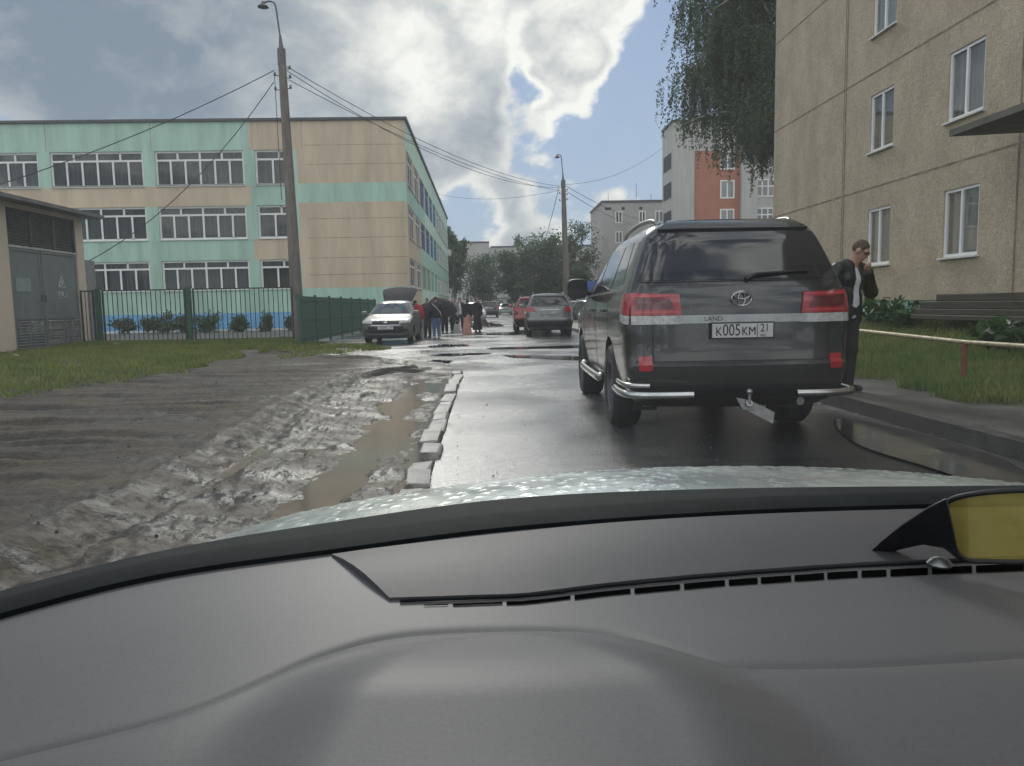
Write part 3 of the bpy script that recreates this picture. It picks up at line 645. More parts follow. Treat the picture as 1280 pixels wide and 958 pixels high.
# --- red and white panel tower
TY = 74.
M_TW = pm('white ribbed panel', (.46, .45, .42), .85, second=(.37, .36, .34), scale=.8, stretch=(6, 6, .3), bump=.3, bscale=3)
M_TR = pm('red brick cladding', (.34, .135, .085), .85, second=(.40, .165, .105), scale=1.2, bump=.2)
tower = empty('apartment_tower', (20, TY, 0), 0, 'white panel apartment building with a tall red brick stripe behind the birch', 'building')
def tp(px, py, Y=TY): 
    v = at(px, py, Y); return v
def to(v): return Vector(v) - Vector((20, TY, 0))
zT = tp(905, 149).z; zS = tp(855, 153).z; zredtop = tp(880, 188).z
xw = [tp(p, 230).x for p in (841, 868, 926, 946, 985)]
mb = MB()
mb.b2(to((xw[0], TY, 0)), to((xw[1], TY + 4.3, zS)), 0)
mb.b2(to((xw[1], TY + .25, zredtop)), to((xw[2], TY + 12, zT)), 0)
mb.b2(to((xw[2], TY - .3, 0)), to((xw[3], TY + 12, zT + .1)), 0)
mb.b2(to((xw[3], TY + .9, 0)), to((xw[4] + 6, TY + 12, zT)), 0)
mb.build('wall', M_TW, tower)
mb = MB(); mb.b2(to((xw[1] + .002, TY + .25, 0)), to((xw[2] - .002, TY + 11.9, zredtop - .004))); mb.build('brick_panel', M_TR, tower)
zw = [(tp(908, 248).z, tp(908, 226).z), (tp(908, 284).z, tp(908, 265).z)]; pit = zw[0][0] - zw[1][0]
fl = [(zw[1][0] + k * pit, zw[1][0] + k * pit + 1.75) for k in range(-2, 4)]
def simple_window(parent, a, b, c, d, y, O, bars=(.5,)):
    window(parent, Vector((0, y, 0)) - O, (1, 0, 0), (0, -1, 0), a, b, c, d, bars_v=bars, curtain=0, fw=.13, rec=-.015, sill=False, pane=M_FARPANE)
M_FARPANE = pm('far window glass', (.06, .065, .07), .08, second=(.2, .2, .19), scale=.35, spec=.8)
for (c, d) in fl:
    if d < zT - .4:
        a, b = tp(901, 240).x, tp(919, 240).x
        window(tower, Vector((0, TY + .25, 0)) - Vector((20, TY, 0)), (1, 0, 0), (0, -1, 0), a, b, c, d, bars_v=(.5,), fw=.13, rec=-.02, sill=False, pane=M_FARPANE)
        a, b = tp(949, 240).x, tp(972, 240).x
        window(tower, Vector((0, TY + .9, 0)) - Vector((20, TY, 0)), (1, 0, 0), (0, -1, 0), a, b, c + .2, d + .15, bars_v=(.33, .66), bars_h=(.6,), fw=.12, rec=-.02, sill=False, pane=M_FARPANE)
        mb = MB(); mb.b2(to((xw[0] - .03, TY + .6, c + .25)), to((xw[0] - .002, TY + 3.7, c + 1.75))); mb.build('loggia_opening', M_DARKIN, tower)
mb = MB(); mb.b2(to((xw[0] - .1, TY - .1, zS + .002)), to((xw[1] - .002, TY + 4.4, zS + .22))); mb.b2(to((xw[1] + .002, TY - .1, zT + .102)), to((xw[4] + 6, TY + 12, zT + .3))); mb.build('roof_edge', M_ROOFD, tower)
# --- grey brick block further on
GY = 100.
M_GB = pm('grey brick wall', (.40, .385, .37), .9, second=(.33, .32, .31), scale=.5, bump=.15)
gx0 = at(753, 270, GY).x; gx1 = at(845, 270, GY).x; zG = at(790, 253, GY).z
grey = empty('brick_block', (gx0, GY, 0), 0, 'grey brick block of flats with few small windows beyond the second lamp post', 'building')
pL = at(738.5, 300, GY + 12)
def go(x, y, z): return Vector((x - gx0, y - GY, z))
mb = MB(); P4 = [(gx0, GY), (gx1, GY), (gx1, GY + 14), (pL.x, GY + 12)]
mb.add([go(x, y, 0) for x, y in P4] + [go(x, y, zG) for x, y in P4], [(0, 1, 5, 4), (1, 2, 6, 5), (2, 3, 7, 6), (3, 0, 4, 7), (4, 5, 6, 7)])
mb.build('wall', M_GB, grey)
mb = MB(); Q4 = [(x + (-.15 if x < gx0 + 3 else .1), y - .15) for x, y in P4]
mb.add([go(x, y, zG + .003) for x, y in Q4] + [go(x, y, zG + .25) for x, y in Q4], [(0, 1, 2, 3), (0, 1, 5, 4), (1, 2, 6, 5), (2, 3, 7, 6), (3, 0, 4, 7), (4, 5, 6, 7)]); mb.build('roof_edge', M_ROOFD, grey)
gzs = [(at(778, 279, GY).z, at(778, 264, GY).z), (at(778, 304, GY).z, at(778, 291, GY).z)]
for k in range(5):
    d0 = gzs[0][0] - k * (gzs[0][0] - gzs[1][0])
    if d0 < .5: continue
    for p0, p1 in ((769, 778), (798.5, 807), (819, 829)):
        if k > 0 and p0 == 798.5: continue
        a, b = at(p0, 270, GY).x - gx0, at(p1, 270, GY).x - gx0
        window(grey, (0, 0, 0), (1, 0, 0), (0, -1, 0), a, b, d0, d0 + 1.5, bars_v=(.5,), fw=.13, rec=-.02, sill=False, pane=M_FARPANE)
mb = MB()
for p in (758, 762, 779, 801): mb.b2(go(at(p, 257, GY).x - .2, GY - .02, zG - .95), go(at(p, 257, GY).x + .2, GY + .1, zG - .6))
mb.build('roof_vent', M_DARKIN, grey)
ab = MB()
for p, h in ((765, 1.4), (801, 2.6), (820, 1.2)):
    x = at(p, 257, GY).x; ab.tube([go(x, GY + 3, zG + .25), go(x, GY + 3, zG + .25 + h)], .03, 5)
ab.build('roof_aerial', M_ROOFD, grey)
# --- pale block closing the street
FY = 165.
M_FB = pm('pale panel wall', (.42, .40, .37), .9, second=(.34, .33, .31), scale=.3)
fx0, fx1 = at(540, 330, FY).x, at(745, 330, FY).x; zF = at(640, 309, FY).z; zF2 = at(590, 304, FY).z
far = empty('panel_block', (fx0, FY, 0), 0, 'pale long panel block closing the far end of the street', 'building')
mb = MB(); mb.b2((0, 0, 0), (at(612, 330, FY).x - fx0, 12, zF2)); mb.b2((at(612, 330, FY).x - fx0 + .002, .6, 0), (fx1 - fx0, 12, zF)); mb.build('wall', M_FB, far)
mb = MB(); mb.b2((-.2, -.2, zF2 + .003), (at(612, 330, FY).x - fx0, 12, zF2 + .3)); mb.b2((at(612, 330, FY).x - fx0 + .3, .4, zF + .003), (fx1 - fx0, 12, zF + .28)); mb.build('roof_edge', M_ROOFD, far)
n = 0
for k in range(4):
    z0 = zF - 2.6 - k * 2.85
    for j in range(14):
        x0 = 1.2 + j * 2.5
        if x0 + 1.6 > fx1 - fx0: break
        yy = -.002 if x0 + 1.6 < at(612, 330, FY).x - fx0 else .598
        if abs(x0 + .8 - (at(612, 330, FY).x - fx0)) < 1.1: continue
        wb = MB(); wb.b2((x0, yy - .03, z0), (x0 + 1.5, yy, z0 + 1.45)); w_ = wb.build('window', M_FARPANE, far)
        fb = MB()
        for q in (0, .72, 1.44): fb.b2((x0 + q, yy - .06, z0), (x0 + q + .09, yy - .03, z0 + 1.45))
        fb.b2((x0, yy - .055, z0 - .08), (x0 + 1.5, yy - .03, z0)); fb.build('frame', M_WHITE, w_)
# --- little shop with the blue roof
PY_ = 76.
s0, s1 = at(728, 360, PY_).x, at(790, 360, PY_).x; sz = at(750, 351.5, PY_).z
shop = empty('shop_pavilion', (s0, PY_, 0), 0, 'small pale glazed shop pavilion under a blue fascia', 'shop')
MB().b2((0, 0, 0), (s1 - s0, 5, sz - .9)).build('wall', pm('pale grey shop wall', (.42, .47, .46), .6), shop)
MB().b2((-.3, -.5, sz - .898), (s1 - s0 + .2, 5.2, sz)).build('roof', pm('blue fascia', (.04, .09, .30), .5), shop)
wb = MB()
for k in range(3): wb.b2((.5 + k * 1.5, -.03, .6), (1.6 + k * 1.5, -.002, sz - 1.2))
wb.build('shop_window', M_FARPANE, shop)
for k in range(1): MB().b2((.1, -.05, 0), (.22, -.002, sz - .95)).build('door_post', M_ROOFD, shop)
# --- low house under the far trees
h0 = at(618, 380, 140).x
hut = empty('low_house', (h0, 140, 0), 0, 'low pale house with a grey pitched roof below the far trees', 'house')
MB().b2((0, 0, 0), (6, 5, 2.6)).build('wall', pm('pale house wall', (.45, .43, .40), .8), hut)
MB().add([(-.4, -.4, 2.602), (6.4, -.4, 2.602), (6.4, 5.4, 2.602), (-.4, 5.4, 2.602), (1, 2.5, 4.6), (5, 2.5, 4.6)], [(0, 1, 5, 4), (1, 2, 5), (2, 3, 4, 5), (3, 0, 4), (0, 3, 2, 1)]).build('roof', pm('grey tin roof', (.20, .20, .20), .5), hut)
for k in range(3): MB().b2((.7 + 1.8 * k, -.03, .9), (1.6 + 1.8 * k, -.002, 2.1)).build('window', M_FARPANE, hut)
# ------------------------------------------------------------------ fences
M_FG = pm('dark green fence paint', (.02, .075, .045), .45, second=(.03, .10, .06), scale=6)
M_FD = pm('dark grey green bar', (.022, .032, .03), .5, var=.3)
fence = empty('railing_fence', (-10, 27, 0), 0, 'dark vertical bar railing with green posts in front of the mint school wall', 'fence')
f0 = gp(104, 430, .12); f0 = Vector((f0.x, 27.2, 0)); 
FYl = 27.3
def fx(px): return at(px, 395, FYl).x
zt = at(240, 361, FYl).z
def fo(x, y, z): return (x + 10, y - 27, z)
mb = MB()
for a, b in ((103, 118), (130, 232), (243, 366)):
    x0, x1 = fx(a), fx(b)
    mb.b2(fo(x0, FYl - .02, zt - .045), fo(x1, FYl + .02, zt)); mb.b2(fo(x0, FYl - .02, .22), fo(x1, FYl + .02, .26))
    n_ = max(2, round((x1 - x0) / .165))
    for k in range(n_ + 1):
        x = x0 + (x1 - x0) * k / n_; r = .011 if 0 < k < n_ else .026
        mb.b2(fo(x - r, FYl - r, .08), fo(x + r, FYl + r, zt - .046 if r < .02 else zt + .01))
mb.build('bars', M_FD, fence)
for p in (124, 237): 
    x = fx(p); MB().b2(fo(x - .075, FYl - .075, -.1), fo(x + .075, FYl + .075, zt + .06)).build('post', M_FG, fence)
gf = empty('welded_fence', (-6.1, 26, 0), 0, 'green welded bar fence running along the street behind the grey sedan', 'fence')
zt2 = 1.68; y0, y1 = 25.4, 43.5
mb = MB()
for k in range(int((y1 - y0) / .075)):
    y = y0 + k * .075; mb.b2((-.006, y - 26 - .017, .12), (.006, y - 26 + .017, zt2))
for z in (.3, .9, 1.55): mb.b2((.008, y0 - 26, z - .02), (.03, y1 - 26, z + .02))
mb.build('bars', M_FG, gf)
for k in range(8): 
    y = y0 + k * 2.5; MB().b2((-.045, y - 26 - .04, -.1), (.045, y - 26 + .04, zt2 + .06)).build('post', M_FG, gf)
# low rail by the pavement on the right
rail = empty('pipe_rail', (6.0, 9, 0), 0, 'low pale yellow pipe rail on a rusty post along the grass verge', 'rail')
RX = 5.75
def rpt(px, py): return onx(px, py, RX)
pr0, pr1, prp = rpt(1060, 412), rpt(1279, 433), rpt(1206, 428)
dirv = (pr0 - pr1).normalized()
ra = [pr1 - dirv * 4 - Vector((6, 9, 0)), pr1 - Vector((6, 9, 0)) , prp - Vector((6, 9, 0)), pr0 - Vector((6, 9, 0)), pr0 + dirv * 6 - Vector((6, 9, 0))]
M_PIPE = pm('chipped cream pipe paint', (.50, .43, .26), .5, second=(.34, .27, .15), scale=14, rvar=.1)
M_RUST = pm('rusty post', (.16, .055, .028), .75, second=(.24, .09, .045), scale=12, bump=.3)
MB().tube(ra, .029, 10).build('pipe', M_PIPE, rail, smooth=50)
for q in (prp, prp - dirv * 3.2, prp + dirv * 5.5):
    q = q - Vector((6, 9, 0)); MB().tube([(q.x, q.y, -.1), (q.x, q.y, q.z + .01)], .033, 8).build('post', M_RUST, rail, smooth=50)
# heap of old boards on the bank
M_BOARD = pm('old dark boards', (.028, .024, .016), .8, second=(.055, .048, .03), scale=2.2, stretch=(1, .3, 6), bump=.5, bscale=12)
def layer(px0, py, pyb, X, dep, Y0=7.5):
    a = onx(px0, py, X); b = onx(px0, pyb, X); return (X, a.y, b.z, a.z, dep)
boards = empty('board_stack', (8, 14, 0), 0, 'stepped stack of dark weathered boards on the bank under the ground floor windows', 'boards')
for k, (px0, pt, pb, X) in enumerate([(1170, 368, 377, 8.45), (1149, 377.2, 386, 8.4), (1143, 386.2, 393, 8.32), (1138, 393.2, 399, 8.2)]):
    a = onx(px0, pt, X); b = onx(px0, pb, X)
    o = MB().b2((X - 8, -7.5, b.z), (X - 8 + .9, a.y - 14, a.z)).build('board', M_BOARD, boards); bevel_obj(o, .012, 1)
# ------------------------------------------------------------------ lamp posts and wires
M_CONC = pm('weathered concrete pole', (.12, .105, .09), .85, second=(.19, .17, .15), scale=3, stretch=(2, 2, .5), bump=.3)
M_STEEL = pm('dull grey steel', (.10, .10, .105), .5, metal=.4)
M_INS = pm('porcelain insulator', (.45, .43, .40), .3)
M_WIRE = pm('black cable', (.012, .012, .013), .5)
def lamp_post(base, top, ztube, label, armlen=.55, lean=(0, 0), scale=1.0, r0=.21, r1=.13):
    o = empty('lamp_post', base, 0, label, 'lamp post', 'concrete street lamp posts')
    H = top
    mb = MB(); mb.tube([(0, 0, -.2), (lean[0] * .5, 0, H * .5), (lean[0], 0, H)], [r0, (r0 + r1) / 2, r1], 8)
    mb.build('pole', M_CONC, o, smooth=35)
    lx = lean[0]
    am = MB(); z0 = H
    am.tube([(lx, 0, z0 - .6), (lx, 0, z0 + .02)], r1 + .015, 8); am.tube([(lx, 0, z0), (lx - .02, 0, z0 + .55)], [.10, .045], 8)
    am.tube(catmull([(lx - .02, 0, z0 + .5), (lx - .08, 0, z0 + 1.1), (lx - .13, 0, z0 + ztube - .2), (lx - .22, 0, z0 + ztube), (lx - .42, 0, z0 + ztube + .03), (lx - armlen, 0, z0 + ztube - .03)], 5), .035, 8)
    am.build('arm', M_STEEL, o, smooth=40)
    lh = MB(); lh.lathe([(.0, .10), (.06, .10), (.08, .02), (.20, -.06), (.22, -.11), (.10, -.15), (0, -.16)], (lx - armlen, 0, z0 + ztube - .08), 'Z', 16)
    lh.build('lamp_head', M_STEEL, o, smooth=40)
    ib = MB()
    for z, sgn in ((H - .75, 1), (H - 1.0, -1), (H - 1.1, 1), (H - 1.55, -1), (H - 1.5, 1)):
        ib.tube([(lx, 0, z), (lx + sgn * .3, 0, z)], .018, 6)
        ib.lathe([(0, .0), (.045, .0), (.055, .05), (.03, .09), (.05, .12), (0, .14)], (lx + sgn * .3, 0, z), 'Z', 10)
    ib.build('insulator', M_STEEL, o, smooth=40)
    return o
b1 = gp(374, 421, .12); t1 = at(351.5, 62, b1.y)
P1 = lamp_post((b1.x, b1.y, 0), t1.z, at(345, 3, b1.y).z - t1.z, 'tall concrete lamp post leaning slightly at the corner of the railing fence', .62, (t1.x - b1.x, 0), r0=.27, r1=.15)
mb = MB(); mb.box((.36, .05, .55), (.16, .2, 1.3), (0, .03, 0)); mb.build('stub_post', M_CONC, P1)
P2Y = 61.
b2_ = at(709, 398, P2Y); t2 = at(704, 226, P2Y)
P2 = lamp_post((b2_.x, P2Y, 0), t2.z, at(700, 194, P2Y).z - t2.z, 'far concrete lamp post beyond the grey crossover with wires to both sides', .45, (t2.x - b2_.x, 0), r0=.32, r1=.16)
P3Y = 105.
b3 = at(662, 390, P3Y); t3 = at(661, 312, P3Y)
P3 = lamp_post((b3.x, P3Y, 0), t3.z, at(655, 297, P3Y).z - t3.z, 'distant thin lamp post rising among the dark street trees', 1.6, (0, 0), r0=.2, r1=.13)
def wire(a, b, sag, label, r=.014, n=18):
    a, b = Vector(a), Vector(b); pts = []
    for k in range(n + 1):
        t = k / n; p = a.lerp(b, t); p.z -= sag * 4 * t * (1 - t); pts.append(p)
    o = MB().tube(pts, r, 5).build('overhead_wire', M_WIRE, None, smooth=60)
    tag(o, label, 'wire', 'overhead wires'); return o
def on1(px, py, dy=0): return at(px, py, b1.y + dy)
def on2(px, py, dy=0): return at(px, py, P2Y + dy)
wire(on1(358, 83), on2(701, 233), .9, 'upper wire of the three strung between the two lamp posts', .015)
wire(on1(359, 89), on2(701, 234.5, .3), 1.2, 'middle wire of the three strung between the two lamp posts', .015)
wire(on1(361, 100), on2(700, 238.5), .7, 'lowest wire of the three strung between the two lamp posts', .015)
wire(on1(343, 88), (-17.5, 24.8, at(160, 190, 26).z - 1.9), .35, 'cable from the near lamp post down past the kiosk roof to the left', .017)
wire(on1(342, 103), onx(112, 326, KX + .0), .75, 'slack service cable from the near lamp post down to the kiosk annexe', .017)
wire(on1(343, 90), on1(352, 250), -.0, 'cable hanging down along the near lamp post', .014)
wire(on2(706, 232), at(800, 275, 98), .3, 'upper cable from the far lamp post to the grey block', .022)
wire(on2(706, 238), at(790, 281, 98), .3, 'lower cable from the far lamp post to the grey block', .022)
wire(on2(699, 233), at(676, 318, 75), .2, 'stay cable dropping steeply from the far lamp post into the trees', .022)
wire(on2(700, 231, 0), at(829, 184, 77), .9, 'thin cable rising from the far lamp post to the tower roof', .014)
wire(at(548, 243, 85), on2(700, 238, .4), .6, 'thin cable from the school roof across to the far lamp post', .014)
# ------------------------------------------------------------------ trees and shrubs
def leaf_mat(name, a, b, tr=.3):
    m, nt, out = new_mat(name)
    d = N(nt, 'ShaderNodeBsdfPrincipled'); d.inputs['Roughness'].default_value = .5; d.inputs['Specular IOR Level'].default_value = .35
    tl = N(nt, 'ShaderNodeBsdfTranslucent'); tc = N(nt, 'ShaderNodeTexCoord')
    no = N(nt, 'ShaderNodeTexNoise'); no.inputs['Scale'].default_value = .9; no.inputs['Detail'].default_value = 8
    nt.links.new(tc.outputs['Object'], no.inputs['Vector'])
    mr = N(nt, 'ShaderNodeMapRange'); mr.inputs[1].default_value = .35; mr.inputs[2].default_value = .65
    mx = N(nt, 'ShaderNodeMix', data_type='RGBA'); mx.inputs[6].default_value = c4(a); mx.inputs[7].default_value = c4(b)
    nt.links.new(no.outputs['Fac'], mr.inputs[0]); nt.links.new(mr.outputs[0], mx.inputs[0])
    nt.links.new(mx.outputs[2], d.inputs['Base Color']); nt.links.new(mx.outputs[2], tl.inputs[0])
    ms = N(nt, 'ShaderNodeMixShader'); ms.inputs[0].default_value = tr
    nt.links.new(d.outputs[0], ms.inputs[1]); nt.links.new(tl.outputs[0], ms.inputs[2]); nt.links.new(ms.outputs[0], out.inputs[0]); return m
M_LEAF = leaf_mat('dark street tree leaf', (.065, .105, .055), (.11, .155, .08))
M_LEAF2 = leaf_mat('olive street tree leaf', (.055, .085, .035), (.10, .135, .06))
M_BIRCH = leaf_mat('birch leaf', (.055, .085, .045), (.09, .13, .065), .25)
M_BUSH = leaf_mat('bush leaf', (.03, .07, .02), (.06, .12, .035))
M_BARK = pm('grey bark', (.06, .05, .04), .9, second=(.11, .10, .085), scale=6, stretch=(3, 3, .6), bump=.6, bscale=14)
M_BBARK = pm('birch bark', (.42, .41, .38), .8, second=(.06, .055, .05), scale=3, stretch=(1, 1, 4), thr=(.5, .62))
def leaves(name, C, size, mat, parent=None, elong=1.5, droop=0.):
    C = np.asarray(C, float); n = len(C)
    a = rng.normal(size=(n, 3)); a[:, 2] = a[:, 2] * .7 - droop; a /= np.linalg.norm(a, axis=1)[:, None]
    b = rng.normal(size=(n, 3)); b -= (b * a).sum(1)[:, None] * a; b /= np.linalg.norm(b, axis=1)[:, None]
    s = size * rng.uniform(.6, 1.35, n)[:, None]
    V = np.concatenate([C - a * s * elong, C + b * s * .7, C + a * s * elong, C - b * s * .7]); i = np.arange(n)
    return np_mesh(name, V, np.stack([i, i + n, i + 2 * n, i + 3 * n], -1), mat, parent)
def tree(name, label, x, y, H, cw, nleaf, lsize, mat=M_LEAF, trunk_h=.3, r=.16, shape='round', ground=0., seed=1, group='trees along the street', limbs=14, bark=None, fill=1.0):
    rr = np.random.default_rng(seed)
    o = empty(name, (x, y, ground), 0, label, 'tree', group)
    mb = MB(); tips = []
    mb.tube(catmull([(0, 0, -.1), (rr.normal(0, .06), rr.normal(0, .06), H * .35), (rr.normal(0, .15), rr.normal(0, .15), H * .68), (rr.normal(0, .2), rr.normal(0, .2), H * .9)], 4), [r * (1 - .85 * k / 12) for k in range(13)], 7)
    for k in range(limbs):
        z = H * (trunk_h + (.8 - trunk_h) * (k + rr.random()) / limbs); q = rr.random() * 6.283
        t = (z / H - trunk_h) / (1 - trunk_h)
        w = cw * (math.sin(math.pi * min(.98, .22 + .72 * t)) ** .7 if shape == 'round' else (1.05 - t) ** .8) * rr.uniform(.62, 1.0)
        e = Vector((math.cos(q) * w, math.sin(q) * w, z + H * rr.uniform(.06, .2)))
        pts = catmull([(0, 0, z), (e.x * .45, e.y * .45, z + (e.z - z) * .35), e], 3)
        mb.tube(pts, [r * .38 * (1 - .8 * j / 6) for j in range(7)], 5)
        for f in (.4, .62, .82, 1.0): tips.append(Vector((0, 0, z)).lerp(e, f))
    mb.build('trunk', bark or M_BARK, o, smooth=50)
    tips.append(Vector((0, 0, H * .9)))
    tips = np.array([tuple(t) for t in tips]); per = int(nleaf / len(tips)); C = []
    for t in tips:
        R0 = cw * rr.uniform(.20, .42) * fill; v = rr.normal(size=(per, 3)); v /= np.linalg.norm(v, axis=1)[:, None]
        C.append(t + rr.normal(size=(per, 3)) * R0 * .58 * np.array([1, 1, .8]))
    leaves('crown', np.concatenate(C), lsize, mat, o); return o
def tree_px(name, label, pxc, pytop, Y, wpx, n, ls, **kw):
    p = at(pxc, 385, Y); H = at(pxc, pytop, Y).z; return tree(name, label, p.x, Y, H, wpx / 2 * Y / F, n, ls, **kw)
tree_px('street_tree', 'round dark green tree standing in front of the far pale block', 603, 319, 118, 46, 7000, .16, trunk_h=.22, seed=3, fill=1.25, limbs=16)
tree_px('street_tree', 'dark tree with airy top rising beyond the end of the school', 569, 286, 108, 30, 5000, .17, trunk_h=.2, seed=4)
tree_px('street_tree', 'small tree crown peeping over the school roof line', 548, 243, 112, 18, 2600, .17, trunk_h=.5, seed=5)
tree_px('street_tree', 'dark bushy tree just left of the distant thin lamp post', 645, 314, 104, 50, 6000, .16, trunk_h=.15, seed=6, fill=1.2, limbs=15)
tree_px('street_tree', 'tall dark tree at the middle of the clump behind the red car', 678, 296, 98, 62, 9000, .15, trunk_h=.12, seed=7, fill=1.15, limbs=18)
tree_px('street_tree', 'dense dark tree directly behind the far concrete lamp post', 700, 302, 104, 42, 6000, .15, trunk_h=.12, seed=8, fill=1.1, limbs=15)
tree_px('street_tree', 'thin half bare olive tree beside the grey brick block', 729, 268, 93, 46, 2600, .11, mat=M_LEAF2, trunk_h=.2, seed=9, limbs=26, fill=.8, r=.12)
tree_px('street_tree', 'slender sparse tree with upright twigs before the grey brick block', 715, 284, 90, 30, 1800, .11, mat=M_LEAF2, trunk_h=.2, seed=10, limbs=20, fill=.8, r=.1)
tree_px('conifer_tree', 'small dark conifer tops showing above the far pale block', 650, 292, 175, 26, 2500, .24, trunk_h=.15, seed=11, shape='cone', limbs=24)
tree_px('street_tree', 'low green tree filling the gap left of the shop pavilion', 722, 330, 84, 30, 3600, .13, mat=M_LEAF2, trunk_h=.12, seed=13, fill=1.1)
# weeping birch
def birch(x, y, H, spread, label, seed):
    rr = np.random.default_rng(seed)
    o = empty('birch_tree', (x, y, 0), 0, label, 'tree')
    mb = MB(); ends = []
    tr = catmull([(0, 0, -.1), (.1, 0, H * .3), (-.1, .1, H * .6), (-.25, 0, H)], 6)
    mb.tube(tr, [.26 * (1 - .85 * k / 18) for k in range(19)], 8)
    for k in range(58):
        z = H * rr.uniform(.42, .97); q = math.pi + rr.normal(0, 1.0); w = spread * rr.uniform(.25, 1) * (1 - .35 * max(0, z / H - .6))
        e = Vector((math.cos(q) * w, math.sin(q) * w, z + rr.uniform(-.2, 1.6)))
        pts = catmull([(0, 0, z), (e.x * .5, e.y * .5, z + 1.2), e], 4); mb.tube(pts, [.07 * (1 - .85 * j / 8) for j in range(9)], 5)
        for j in range(3, 9): ends.append(pts[j])
    mb.build('trunk', M_BBARK, o, smooth=50)
    C = []; tw = MB()
    for p in ends:
        for s in range(9):
            L = rr.uniform(1.0, 3.6); b = Vector((p.x + rr.normal(0, .38), p.y + rr.normal(0, .38), p.z)); sw = (rr.normal(0, .12), rr.normal(0, .12))
            m = int(L * 30); t = np.sort(rr.random(m)); zz = b.z - L * t
            C.append(np.stack([b.x + sw[0] * t * L + rr.normal(0, .045, m), b.y + sw[1] * t * L + rr.normal(0, .045, m), zz], -1))
            if s < 2 and b.z - L > 7.5: tw.tube([p, (b.x, b.y, b.z - .1), (b.x + sw[0] * L, b.y + sw[1] * L, b.z - L)], .006, 3, cap=False)
    C = np.concatenate(C); C = C[C[:, 2] > 6.9 + 3.4 * np.clip((-C[:, 0] - 2.6) / 2.4, 0, 1.2) + .9 * np.sin(C[:, 0] * 3.1) * np.cos(C[:, 1] * 2.3)]
    tw.build('twigs', M_BARK, o)
    leaves('crown', C, .042, M_BIRCH, o, elong=1.35, droop=1.2); return o
bp_ = at(975, 380, 33.)
birch(bp_.x, 33., 19, 5.2, 'large weeping birch hanging over the gap beside the beige block', 21)
# shrubs along the school
for k, (p, w, h) in enumerate([(155, 22, 13), (192, 24, 15), (210, 20, 14), (226, 26, 15), (262, 28, 18), (300, 18, 14), (333, 16, 16), (362, 12, 14)]):
    q = at(p, 409, 44.5); wr = w / 2 * 44.5 / F; H = h * 44.5 / F * 1.15
    rr = np.random.default_rng(60 + k); m = 1300
    cc = rr.normal(size=(9, 3)) * .5; v = cc[rr.integers(0, 9, m)] + rr.normal(size=(m, 3)) * .3
    o = empty('shrub', (q.x, 44.5, .02), 0, ['low sparse shrub just right of the left green post', 'small dark shrub before the blue plinth between the railing posts', 'narrow dark shrub nearly touching the one to its left', 'wide dark shrub just left of the right green post', 'largest round shrub right of the right green post', 'thin low shrub below the wide ground floor windows', 'upright shrub left of the concrete lamp post', 'shrub half hidden behind the near lamp post'][k], 'shrub', 'shrubs along the blue plinth')
    C = v * np.array([wr, wr * .8, H * .5]) + np.array([0, 0, H * .55]); C *= (1 + .25 * rr.normal(size=(m, 1)) * .3)
    leaves('foliage', C, .055, M_LEAF, o)
    mb = MB()
    for j in range(5): mb.tube([(0, 0, 0), (rr.normal(0, wr * .3), rr.normal(0, wr * .3), H * .7)], .015, 4)
    mb.build('stem', M_BARK, o)
# leafy weeds at the foot of the beige block
def weed(x, y, z, H, n, label, seed, ls=.06):
    rr = np.random.default_rng(seed); o = empty('weed_plant', (x, y, z), 0, label, 'plant', 'weeds on the grass bank'); mb = MB(); C = []
    for j in range(n):
        e = Vector((rr.normal(0, H * .38), rr.normal(0, H * .38), H * rr.uniform(.55, 1.05))); mb.tube([(0, 0, 0), (e.x * .35, e.y * .35, e.z * .6), e], .007, 4)
        for t in np.linspace(.35, 1, 9): C.append(np.array([e.x * t, e.y * t, e.z * t]) + rr.normal(0, .05, 3))
    mb.build('stem', M_BUSH, o); leaves('foliage', np.array(C), ls, M_BUSH, o, elong=1.7); return o
for k, (p, q, X, H, lab) in enumerate([(1102, 400, 8.5, .75, 'leafy green weed at the block corner just right of the man'), (1120, 398, 8.5, .6, 'broad leaved weed between the man and the board stack'), (1136, 398, 8.4, .42, 'small weed touching the left end of the board stack'), (1090, 398, 8.7, .6, 'green weed behind the man against the turquoise plinth'), (1270, 415, 7.6, .55, 'tall weed before the boards at the right'), (1238, 412, 7.7, .4, 'dry weed in front of the dark boards')]):
    v = onx(p, q, X); weed(v.x, v.y, float(bank_z(np.array(v.x), np.array(v.y))) - .02, H, 16, lab, 80 + k)

# bits of litter in the grass
for k, (px_, py_, lab) in enumerate([(146, 434, 'crumpled white paper lying on the lawn before the railing fence'), (20, 452, 'small pale scrap of paper on the grass at the left edge')]):
    p = gp(px_, py_, .1); z = mud_z(p.x, p.y) + .05
    mb = MB(); r_ = np.random.default_rng(90 + k); P = [(r_.uniform(-.12, .12), r_.uniform(-.08, .08), r_.uniform(0, .07)) for _ in range(9)]
    bm = bmesh.new(); [bm.verts.new(q) for q in P]; bmesh.ops.convex_hull(bm, input=bm.verts); me = bpy.data.meshes.new('litter'); bm.to_mesh(me); bm.free(); me.materials.append(pm('crumpled paper', (.6, .6, .58), .8))
    o = link('litter', me); o.location = (p.x, p.y, z); tag(o, lab, 'litter')
